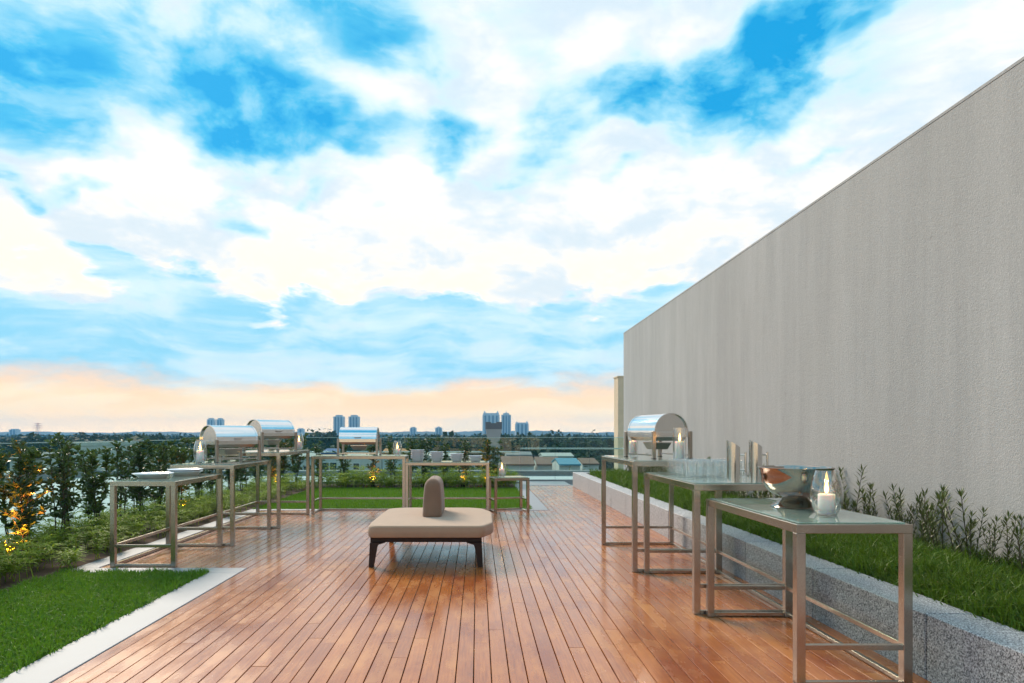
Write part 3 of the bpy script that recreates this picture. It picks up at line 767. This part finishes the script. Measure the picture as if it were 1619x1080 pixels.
SAPV = [sapling_mesh(100+i, h, s, n, l) for i, (h, s, n, l) in enumerate([(1.42, .46, 500, .10), (1.30, .40, 400, .098), (1.22, .46, 460, .098), (1.36, .34, 340, .10), (1.12, .42, 390, .095), (1.30, .52, 600, .105)])]
def sapling(label, x, y, v, s=1.0, group=None):
    t = thing('sapling', label, 'sapling', (x, y, -0.01), random.uniform(0, 6.28), group); t.scale = (s, s, s*random.uniform(0.95, 1.04))
    link('stem', SAPV[v][0], t); link('crown', SAPV[v][1], t); return t
left_row = [(-5.15, 6.55, 5, 1.0), (-4.95, 7.32, 0, 0.92), (-5.35, 7.6, 5, 0.95), (-5.3, 8.62, 0, 1.02), (-5.2, 9.12, 5, 0.92), (-5.32, 9.85, 3, 0.98), (-5.22, 10.35, 2, 1.02),
            (-5.3, 11.05, 5, 0.95), (-5.35, 11.85, 1, 1.05), (-5.28, 12.6, 2, 1.1), (-5.33, 13.4, 0, 1.0), (-5.25, 14.2, 5, 1.0), (-5.3, 15.1, 1, 1.05), (-5.3, 16.0, 2, 1.0), (-5.2, 16.9, 0, 0.95), (-5.2, 17.7, 5, 0.95),
            (-5.5, 8.1, 2, 1.0), (-5.5, 9.45, 4, 1.0), (-5.52, 10.75, 1, 0.95), (-5.5, 11.45, 2, 0.95), (-5.5, 12.2, 5, 0.9), (-5.5, 13.0, 1, 1.0), (-5.5, 14.7, 2, 1.0), (-5.15, 8.25, 3, 0.95)]
ORD = ['first', 'second', 'third', 'fourth', 'fifth', 'sixth', 'seventh', 'eighth', 'ninth', 'tenth', 'eleventh', 'twelfth', 'thirteenth', 'fourteenth', 'fifteenth', 'sixteenth', 'seventeenth', 'eighteenth', 'nineteenth', 'twentieth', 'twenty-first', 'twenty-second', 'twenty-third', 'twenty-fourth']
left_row.sort(key=lambda q: q[1])
for i, (x, y, v, s) in enumerate(left_row):
    lab = 'dark leafy sapling lit orange by an uplight at the left edge' if i == 1 else '%s dark leafy sapling from the front in the left row' % ORD[i]
    sapling(lab, x, y, v, s, 'saplings along the left glass')
back_row = [(412, 17.9, 2, 1.0), (440, 17.8, 1, 0.98), (468, 18.0, 5, 1.0), (505, 17.8, 4, 1.0), (540, 18.0, 1, 0.98), (588, 17.9, 4, 1.05), (622, 17.9, 1, 1.0), (650, 18.1, 2, 1.0),
            (668, 17.8, 5, 0.95), (702, 18.0, 1, 0.95), (738, 17.9, 3, 0.95), (774, 17.85, 2, 1.0), (784, 18.1, 1, 0.95)]
for i, (px, y, v, s) in enumerate(back_row):
    sapling('%s leafy sapling from the left behind the far lawn' % ORD[i], X_at(px, y), y, v, s, 'saplings behind the far lawn')

def fern_mesh(seed):
    r = random.Random(seed); V = []; F = []
    for k in range(r.choice([4, 5, 6])):
        b = Vector((r.uniform(-.10, .10), r.uniform(-.10, .10), 0)); hh = r.uniform(0.10, 0.30)
        top = b+Vector((r.uniform(-.06, .06), r.uniform(-.06, .06), hh))
        for wv in range(3):
            o = b.lerp(top, 0.45+0.27*wv)
            for i in range(9):
                a = 2*math.pi*i/9+r.uniform(-.3, .3); d = Vector((math.cos(a), math.sin(a), r.uniform(0.15, 0.9)))
                leaf(V, F, o, d, r.uniform(0.07, 0.14), r.uniform(0.012, 0.018), None, 0.2, 0.3)
        o_ = len(V); V += [tuple(b+Vector((.004, 0, 0))), tuple(b-Vector((.004, 0, 0))), tuple(top)]; F.append((o_, o_+1, o_+2))
    me = bpy.data.meshes.new('leaf_tuft'); me.from_pydata(V, [], F); me.materials.append(M_FERN); return me
FERN = [fern_mesh(i) for i in range(7)]
ferns = []
def try_put(x, y, dmin):
    for (a, b) in ferns:
        if (a-x)**2+(b-y)**2 < dmin*dmin: return False
    ferns.append((x, y)); return True
r_ = random.Random(5); nL = 0; k = 0
while nL < 190 and k < 20000:
    k += 1; x = r_.uniform(-5.66, -4.28); y = 5.6+12.6*r_.random()**1.15
    if try_put(x, y, 0.185+0.006*(y-5)):
        o = link('ground_cover_plant', r_.choice(FERN), None, (x, y, -0.01), r_.uniform(0, 6.28)); s = r_.uniform(1.05, 1.55); o.scale = (s, s, s*r_.uniform(0.8, 1.15))
        tag(o, 'small lime green spiky ground cover plant in the left bed', 'plant', 'ground cover in the left bed'); nL += 1
nB = 0; k = 0
while nB < 100 and k < 20000:
    k += 1; x = r_.uniform(-4.15, 0.95); y = r_.uniform(17.05, 18.5)
    if try_put(x, y, 0.23):
        o = link('ground_cover_plant', r_.choice(FERN), None, (x, y, -0.01), r_.uniform(0, 6.28)); s = r_.uniform(1.2, 1.75); o.scale = (s, s, s*r_.uniform(0.9, 1.2))
        tag(o, 'small bushy lime plant in the bed behind the far lawn', 'plant', 'ground cover in the far bed'); nB += 1

def wallplant_mesh(seed, h):
    r = random.Random(seed); V = []; F = []; st = MB()
    for s in range(r.choice([3, 4, 5])):
        b = Vector((r.uniform(-.07, .07), r.uniform(-.10, .10), 0)); hh = h*r.uniform(0.55, 1.0); top = b+Vector((r.uniform(-.08, .08), r.uniform(-.14, .14), hh))
        st.tube(b, top, 0.004, 0.002, 4, False)
        n = int(26*hh/0.4)
        for i in range(n):
            t = 0.2+0.8*i/n; o = b.lerp(top, t); a = i*2.4+r.uniform(-.3, .3); d = Vector((math.cos(a), math.sin(a), r.uniform(0.6, 1.3)))
            leaf(V, F, o, d, r.uniform(0.06, 0.10), 0.013, None, 0.15, 0.05)
        for i in range(5):
            a = i*1.26; leaf(V, F, top, Vector((math.cos(a)*.6, math.sin(a)*.6, 1)), 0.07, 0.012, None, 0.15, 0.0)
    sm = st.mesh('stem', M_BARK); lm = bpy.data.meshes.new('crown'); lm.from_pydata(V, [], F); lm.materials.append(M_WALLPLANT); return sm, lm
WP = [wallplant_mesh(50+i, h) for i, h in enumerate([0.44, 0.52, 0.38, 0.60, 0.46])]
y = 3.4; i = 0
while y < 16.5:
    v = r_.randrange(5)
    t = thing('wall_shrub', 'narrow-leaved dark green shrub in the row at the foot of the grey wall', 'shrub', (r_.uniform(3.74, 3.94), y, 0.34), r_.uniform(0, 6.28), 'shrubs at the foot of the grey wall')
    s = r_.choice([r_.uniform(0.5, 0.8), r_.uniform(0.75, 1.1), r_.uniform(1.0, 1.4)]); t.scale = (s, s, s); t.rotation_euler = (r_.uniform(-.16, .16), r_.uniform(-.16, .1), t.rotation_euler[2])
    link('stem', WP[v][0], t); link('crown', WP[v][1], t); y += r_.uniform(0.06, 0.13); i += 1

def blades(name, label, xs, ys, zs, h, w, lean, mat, curl=0.5):
    n = len(xs); a = rng.uniform(0, 2*np.pi, n); la = rng.uniform(0, 2*np.pi, n); ln = lean*rng.uniform(0.1, 1.0, n)*h
    bx_, by_ = np.cos(a)*w/2, np.sin(a)*w/2
    P = np.empty((n, 5, 3))
    lx, ly = np.cos(la)*ln, np.sin(la)*ln
    for k, (s, f_) in enumerate(((-1, 0), (1, 0), (1, 1), (-1, 1))):
        P[:, k, 0] = xs+s*bx_*(1-0.3*f_)+lx*0.35*f_; P[:, k, 1] = ys+s*by_*(1-0.3*f_)+ly*0.35*f_; P[:, k, 2] = zs+h*0.55*f_
    P[:, 4, 0] = xs+lx; P[:, 4, 1] = ys+ly; P[:, 4, 2] = zs+h*np.sqrt(np.clip(1-(ln/h)**2*0.5, 0.2, 1))
    me = bpy.data.meshes.new(name); base = np.arange(n)*5
    me.vertices.add(n*5); me.vertices.foreach_set('co', P.reshape(-1))
    loops = np.stack([base, base+1, base+2, base+3, base+3, base+2, base+4], 1).reshape(-1)
    me.loops.add(n*7); me.loops.foreach_set('vertex_index', loops)
    ls = np.stack([np.arange(n)*7, np.arange(n)*7+4], 1).reshape(-1); lt = np.tile([4, 3], n)
    me.polygons.add(n*2); me.polygons.foreach_set('loop_start', ls); me.polygons.foreach_set('loop_total', lt)
    me.update(calc_edges=True); me.materials.append(mat)
    o = link(name, me); tag(o, label, 'grass', kind='stuff'); return o
def cl(n, lo, hi): return rng.uniform(lo, hi, n)
n = 40000; xs = cl(n, -4.22, -2.70); ys = cl(n, 2.2, 6.72)
blades('lawn_grass', 'bright green lawn in the near left corner', xs, ys, np.full(n, -0.012), rng.uniform(0.030, 0.085, n)*(0.7+0.5*np.sin(xs*7+ys*5)**2), 0.0095, 1.2, M_LAWN)
n = 42000; xs = cl(n, -4.2, 1.02); ys = 12.3+(17.15-12.3)*rng.random(n)**1.1
blades('lawn_grass', 'bright green lawn behind the far tables', xs, ys, np.full(n, -0.012), rng.uniform(0.03, 0.07, n), 0.010, 0.8, M_LAWN)
n = 62000; ys = 2.6+(16.8-2.6)*rng.random(n)**1.7; xs = cl(n, 2.83, 4.05)
mound = 0.345+0.05*np.sin(np.pi*(xs-2.83)/1.25)+0.035*np.sin(xs*9+ys*4)*np.sin(ys*6.3)
hh = rng.uniform(0.06, 0.19, n)*(0.75+0.5*np.sin(ys*5.1+xs*6)**2)
blades('planter_grass', 'dense dark green grass filling the raised granite planter', xs, ys, mound-0.02, hh, 0.0085+0.0006*ys, 1.3, M_PGRASS)

# ------------------------------------------------------------------ garden uplights
def uplight(label, x, y, aim, watts):
    t = thing('garden_uplight', label, 'lamp', (x, y, -0.01), 0, 'garden uplights')
    MB().lathe([(0, 0), (0.045, 0), (0.052, 0.01), (0.058, 0.12), (0.06, 0.14), (0.054, 0.142), (0.05, 0.125), (0, 0.12)], 20).build('housing', M_BLACK, t, 40)
    MB().lathe([(0, 0.123), (0.046, 0.123), (0.046, 0.127), (0, 0.127)], 20).build('lens', M_LENS, t)
    l = bpy.data.lights.new('beam', 'SPOT'); l.energy = watts; l.color = (1.0, 0.27, 0.04); l.spot_size = R(75); l.spot_blend = 0.6; l.shadow_soft_size = 0.04
    lo = bpy.data.objects.new('beam', l); COL.objects.link(lo); lo.parent = t; lo.location = (0, 0, 0.16)
    lo.rotation_euler = (Vector(aim)-Vector((x, y, 0.15))).to_track_quat('-Z', 'Y').to_euler()
uplight('glowing black garden uplight beneath the orange sapling at left', -4.93, 6.98, (-4.95, 7.36, 0.75), 280)
uplight('black garden uplight behind the platter table', -5.0, 11.3, (-5.3, 11.7, 0.8), 60)
uplight('black garden uplight glowing behind the tall left table', -5.0, 16.3, (-5.15, 16.9, 0.8), 140)
uplight('black garden uplight behind the far chafing dish', X_at(590, 17.5), 17.5, (X_at(590, 17.9), 18.0, 0.8), 190)
uplight('black garden uplight behind the stacked bowls', X_at(732, 17.5), 17.5, (X_at(738, 17.9), 17.95, 0.9), 80)
uplight('black garden uplight behind the smallest askew table', X_at(768, 17.45), 17.45, (X_at(776, 17.9), 17.9, 0.8), 190)

# ------------------------------------------------------------------ town below
GZ = -9.2
tag(MB().box(-2000, 2000, -300, 1770, GZ-1.0, GZ-0.02).build('ground', M_CITY), kind='structure')
def mat_roof(name, col, ribs=2.2):
    m, nt, b = new_mat(name); p = pos(nt)
    wv = nd(nt, 'ShaderNodeTexWave', _bands_direction='X', Vector=p, Scale=ribs, Distortion=0.4).outputs['Fac']
    c = mixc(nt, mapr(nt, wv, 0.2, 0.8), tuple(x*0.6 for x in col), col)
    c = mixc(nt, mapr(nt, noise(nt, p, 0.9, 5), 0.4, 0.7, 0, 0.6), c, tuple(x*0.7+0.04 for x in col))
    setp(nt, b, Base__Color=c, Roughness=0.8); bump(nt, b, wv, 0.6, 0.1); return m
ROOF = {'brown': mat_roof('brown ribbed roof', (0.26, 0.13, 0.085)), 'blue': mat_roof('blue metal roof', (0.10, 0.38, 0.55), 3.0), 'pale': mat_roof('pale sheet roof', (0.58, 0.60, 0.56), 2.5),
        'orange': mat_roof('orange tile roof', (0.62, 0.24, 0.05)), 'grey': mat_roof('grey sheet roof', (0.25, 0.27, 0.28)), 'deepblue': mat_roof('deep blue roof', (0.04, 0.14, 0.38))}
M_HWALL = simple('painted house wall', (0.56, 0.57, 0.55), 0.85, var=0.15, vscale_=0.5)
M_HWIN = simple('dark window glass', (0.03, 0.04, 0.05), 0.15)
def house(label, px0, px1, yr, ye, D, roof, flat=False, depth=9):
    x0, x1 = X_at(px0, D), X_at(px1, D); ze = EYE-(ye-686)*D/1050; w = x1-x0
    zr = EYE-(yr-686)*(D+depth*0.5)/1050
    t = thing('house', label, 'house', ((x0+x1)/2, D, GZ), 0, 'houses in the town below'); ze -= GZ; zr -= GZ; zr = max(zr, ze+0.5)
    a = w/2
    MB().box(-a*0.95, a*0.95, 0.4, depth-0.4, 0, ze-0.02).build('wall', M_HWALL, t)
    if flat:
        MB().box(-a, a, 0.2, depth-0.2, ze, ze+0.35).build('roof', ROOF[roof], t)
    else:
        V = [(-a, 0, ze), (a, 0, ze), (a, depth, ze), (-a, depth, ze), (-a, depth/2, zr), (a, depth/2, zr)]
        V += [(x, y_, z-0.18) for x, y_, z in V]
        F = [(0, 1, 5, 4), (2, 3, 4, 5), (6, 10, 11, 7), (8, 11, 10, 9), (0, 6, 7, 1), (2, 8, 9, 3), (0, 4, 10, 6), (4, 3, 9, 10), (1, 7, 11, 5), (5, 11, 8, 2)]
        MB().add(V, F).build('roof', ROOF[roof], t)
        gb = MB()
        for s in (-1, 1):
            x = s*a*0.94; gb.add([(x, 0.5, ze-0.03), (x, depth-0.5, ze-0.03), (x, depth/2, zr-0.25), (x-s*.2, 0.5, ze-0.03), (x-s*.2, depth-0.5, ze-0.03), (x-s*.2, depth/2, zr-0.25)],
                                 [(0, 1, 2), (3, 5, 4), (0, 3, 4, 1), (1, 4, 5, 2), (2, 5, 3, 0)])
        gb.build('gable', M_HWALL, t)
    nW = max(2, int(w/3.0))
    for k in range(nW):
        for zc in ((ze-2.1, ze-5.0) if ze > 5.6 else (ze-2.0,)):
            xc = -a*0.95+(k+0.5)*w*0.95/nW
            wd_ = MB().box(xc-0.6, xc+0.6, 0.33, 0.399, zc-0.65, zc+0.65).build('window', M_COPING, t)
            MB().box(xc-0.5, xc+0.5, 0.30, 0.329, zc-0.55, zc+0.55).build('pane', M_HWIN, wd_)
house('house with brown ribbed roof right of the concrete column', 793, 846, 721, 734, 92, 'brown')
house('house with brown ribbed roof next to the blue roof', 849, 888, 722, 734, 96, 'brown')
house('house with bright blue metal roof beyond the walkway glass', 884, 919, 724, 734, 86, 'blue')
house('brown-roofed house nearest the granite planter', 921, 948, 724, 733, 98, 'brown')
house('long pale sheet-roofed house above the blue roof', 858, 908, 717, 721, 125, 'pale')
house('white roofed shed far beyond the concrete column', 824, 852, 706, 711, 165, 'pale')
house('grey roofed house behind the brown roofs', 800, 842, 714, 719, 128, 'grey')
house('house with orange roof behind the stacked bowls', 603, 657, 709, 716, 112, 'orange')
house('house with deep blue roof behind the far chafing dish', 507, 533, 709, 716, 104, 'deepblue')
house('wide pale roofed house behind the far table', 548, 604, 714, 719, 118, 'pale')
house('pale roofed house behind the left bowl stacks', 660, 722, 716, 721, 122, 'pale')
house('flat pale building seen through the left glass', 92, 118, 700, 706, 62, 'pale', True, 12)
house('grey roofed house between the left saplings', 240, 275, 709, 715, 80, 'pale')
house('white roofed house behind the left chafing dishes', 440, 500, 716, 722, 105, 'pale')
house('long white roofed house at the far left', 128, 190, 720, 726, 75, 'pale')
house('grey roofed house at the far left edge', 10, 66, 716, 724, 70, 'grey')
house('grey roofed house just left of the far tables', 300, 365, 717, 723, 98, 'grey')
house('brown roofed house left of the concrete column', 722, 768, 720, 730, 108, 'brown')

# woods: crowns of many small leaf-clump faces
def woods(name, label, trees, card, per):
    n = len(trees)*per; T = np.repeat(np.array(trees), per, axis=0)
    d = rng.normal(size=(n, 3)); d /= np.linalg.norm(d, axis=1)[:, None]; rad = rng.uniform(0.62, 1.05, n)
    d[:, 2] = np.where(d[:, 2] < -0.35, -d[:, 2], d[:, 2])
    lump = 1+0.22*np.sin(d[:, 0]*5+T[:, 0])*np.sin(d[:, 1]*5+T[:, 1])+0.15*np.sin(d[:, 2]*9+T[:, 0]*3)
    C = T[:, :3]+d*(rad*lump)[:, None]*np.stack([T[:, 3], T[:, 3], T[:, 4]], 1)
    u = rng.normal(size=(n, 3)); u /= np.linalg.norm(u, axis=1)[:, None]; v = np.cross(u, d+0.3*rng.normal(size=(n, 3))); v /= (np.linalg.norm(v, axis=1)[:, None]+1e-6)
    s = (card*T[:, 3]*rng.uniform(0.6, 1.2, n))[:, None]
    P = np.stack([C-u*s, C+v*s*0.7, C+u*s, C-v*s*0.7], 1).reshape(-1, 3)
    me = bpy.data.meshes.new(name); me.vertices.add(n*4); me.vertices.foreach_set('co', P.reshape(-1))
    me.loops.add(n*4); me.loops.foreach_set('vertex_index', np.arange(n*4)); me.polygons.add(n)
    me.polygons.foreach_set('loop_start', np.arange(n)*4); me.polygons.foreach_set('loop_total', np.full(n, 4)); me.update(calc_edges=True)
    me.materials.append(M_TREE); o = link(name, me); tag(o, label, 'trees', kind='stuff'); return o
trees = []
for _ in range(1500):
    D = 135*(430/135)**random.random(); px = random.uniform(-500, 1500)
    h = random.uniform(6.5, 10.2)*(0.9+0.1*math.sin(px*0.01)); rr = random.uniform(2.6, 5.0)*(1 if D < 300 else 1.25)
    trees.append((X_at(px, D), D, GZ+h-3.2*0.9, rr, 3.2))
for _ in range(60):
    D = random.uniform(70, 130); px = random.choice([random.uniform(-200, 480), random.uniform(905, 1300), random.uniform(640, 790)])
    trees.append((X_at(px, D), D, GZ+random.uniform(3.2, 5.0), random.uniform(1.8, 3.2), 2.4))
for px, D, top in ((500, 190, 682), (512, 195, 680), (523, 200, 682), (868, 240, 684), (880, 245, 683), (940, 260, 686), (130, 210, 684), (118, 220, 686)):
    z = EYE-(top-686)*D/1050; trees.append((X_at(px, D), D, z-3.6, 3.6, 3.6)); trees.append((X_at(px, D)+1, D, z-7, 4.6, 4.5))
woods('town_woods', 'dark green belt of trees beyond the roofs', trees, 0.20, 95)
far = []
for _ in range(1300):
    D = 420*(1100/420)**random.random(); px = random.uniform(-700, 1700)
    far.append((X_at(px, D), D, GZ+random.uniform(2.5, 5.5), random.uniform(4, 8), random.uniform(4, 5.5)))
woods('far_woods', 'far bluish woods along the horizon', far, 0.22, 34)
# hills
def hills(name, D, base, amp, seed):
    r = random.Random(seed); ph = [r.uniform(0, 6.28) for _ in range(9)]; nx = 420; V = []; F = []
    rows = [(0, 0), (50, 0.55), (110, 0.9), (180, 1.0), (300, 0.8), (420, 0.0)]
    for dy, k in rows:
        for i in range(nx):
            x = -1700+3400*i/(nx-1)
            hgt = sum(math.sin(x*f_*0.0025+p+dy*0.004)*a_ for f_, p, a_ in zip((1.1, 2.3, 4.7, 9, 17, 33, 61, 90, 140), ph, (1, .8, .55, .4, .3, .25, .2, .16, .12)))
            V.append((x, D+dy, GZ+(base+amp*(0.5+0.30*hgt))*k if k else GZ-0.5))
    for j in range(len(rows)-1):
        for i in range(nx-1): F.append((j*nx+i, j*nx+i+1, (j+1)*nx+i+1, (j+1)*nx+i))
    o = raw(name, V, F, M_HILL); tag(o, kind='structure')
hills('hills', 1150, 8.5, 6, 3); hills('hills', 1330, 10.0, 7.0, 8)

# high-rise towers far off
M_TOWER = simple('pale tower facade', (0.50, 0.50, 0.48), 0.8, var=0.05, vscale_=0.02)
M_TWIN = simple('tower window strip', (0.12, 0.13, 0.15), 0.3, var=0.05, vscale_=0.02)
def tower(label, px0, px1, ytop, D, bays=3, spire=0, notch=True):
    x0, x1 = X_at(px0, D), X_at(px1, D); w = x1-x0; H = (686-ytop)*D/1050+EYE-GZ
    t = thing('high_rise', label, 'tower', ((x0+x1)/2, D, GZ), 0, 'distant high-rise towers'); a = w/2
    MB().box(-a, a, 0, w*0.8, 0, H*0.94).build('body', M_TOWER, t)
    MB().box(-a*0.62, a*0.62, w*0.1, w*0.7, H*0.94+0.05, H).build('roof_house', M_TOWER, t)
    bw = w/(bays*2+1)
    for k in range(bays):
        xc = -a+bw*(2*k+1.5)
        MB().box(xc-bw*0.42, xc+bw*0.42, -0.5, -0.05, 6, H*0.91).build('window_strip', M_TWIN, t)
    for k in range(spire):
        xs_ = -a*0.75+(1.5*a*k/max(1, spire-1) if spire > 1 else a*0.75)
        MB().lathe([(w*0.09, H*0.94+0.1), (w*0.09, H*1.0), (w*0.05, H*1.03), (0.05, H*1.09)], 8, xs_, w*0.2).build('turret', M_TOWER, t)
    return t
tower('left tower of the far pair above the far chafing dish', 527, 543, 656, 980, 3)
tower('right tower of the far pair above the far chafing dish', 551, 567, 656, 980, 3)
tower('wide far tower behind the concrete column', 763, 790, 653, 980, 4, 2)
tower('narrow far tower right of the concrete column', 793, 808, 653, 990, 3, 1)
tower('lower far tower with two corner turrets', 815, 836, 668, 1000, 3, 2)
tower('left one of two far towers over the left chafing dish', 327, 338, 661, 1040, 2)
tower('right one of two far towers over the left chafing dish', 342, 352, 661, 1040, 2)
tower('tiny far building on the left horizon', 14, 26, 678, 1060, 2)
tower('tiny far building above the left saplings', 208, 216, 682, 1060, 1)
tower('small far building left of the bowl stacks', 648, 658, 675, 1080, 2)
tower('small far round-topped building above the bowl stacks', 688, 699, 675, 1080, 2, 1)
tower('small far building at the right tail of hills', 470, 480, 677, 1060, 1)
# lattice pylon
py_ = thing('pylon', 'thin reddish lattice pylon on the left horizon', 'pylon', (X_at(60, 950), 950, GZ))
M_RED = simple('red painted steel', (0.55, 0.14, 0.08), 0.6)
H = 17+9.2
for sx in (-1, 1):
    for sy in (-1, 1): MB().tube((sx*3.5, sy*3.5, 0), (sx*0.6, sy*0.6, H), 0.25, 0.15, 5).build('leg', M_RED, py_)
for z, w in ((H*0.72, 7), (H*0.84, 6), (H*0.95, 5)): MB().box(-w, w, -0.4, 0.4, z, z+0.6).build('cross_arm', M_RED, py_)
for k in range(8):
    z0, z1 = H*k/8, H*(k+1)/8; f0, f1 = 3.5-2.9*k/8, 3.5-2.9*(k+1)/8
    MB().tube((-f0, -f0, z0), (f1, -f1, z1), 0.18, n=4).build('brace', M_RED, py_)

# ------------------------------------------------------------------ haze
hz = MB().box(-2050, 2050, -320, 1800, GZ-2.1, 40).build('haze', M_DARK)
hm = bpy.data.materials.new('pale blue air'); hm.use_nodes = True; nt = hm.node_tree; nt.nodes.clear()
out = nt.nodes.new('ShaderNodeOutputMaterial'); pv = nt.nodes.new('ShaderNodeVolumePrincipled')
pv.inputs['Color'].default_value = (0.16, 0.54, 1.0, 1); pv.inputs['Density'].default_value = 0.00034; pv.inputs['Anisotropy'].default_value = 0.0
nt.links.new(pv.outputs[0], out.inputs['Volume'])
hz.data.materials.clear(); hz.data.materials.append(hm); tag(hz, 'thin pale blue haze over the distant town', 'haze', kind='stuff')
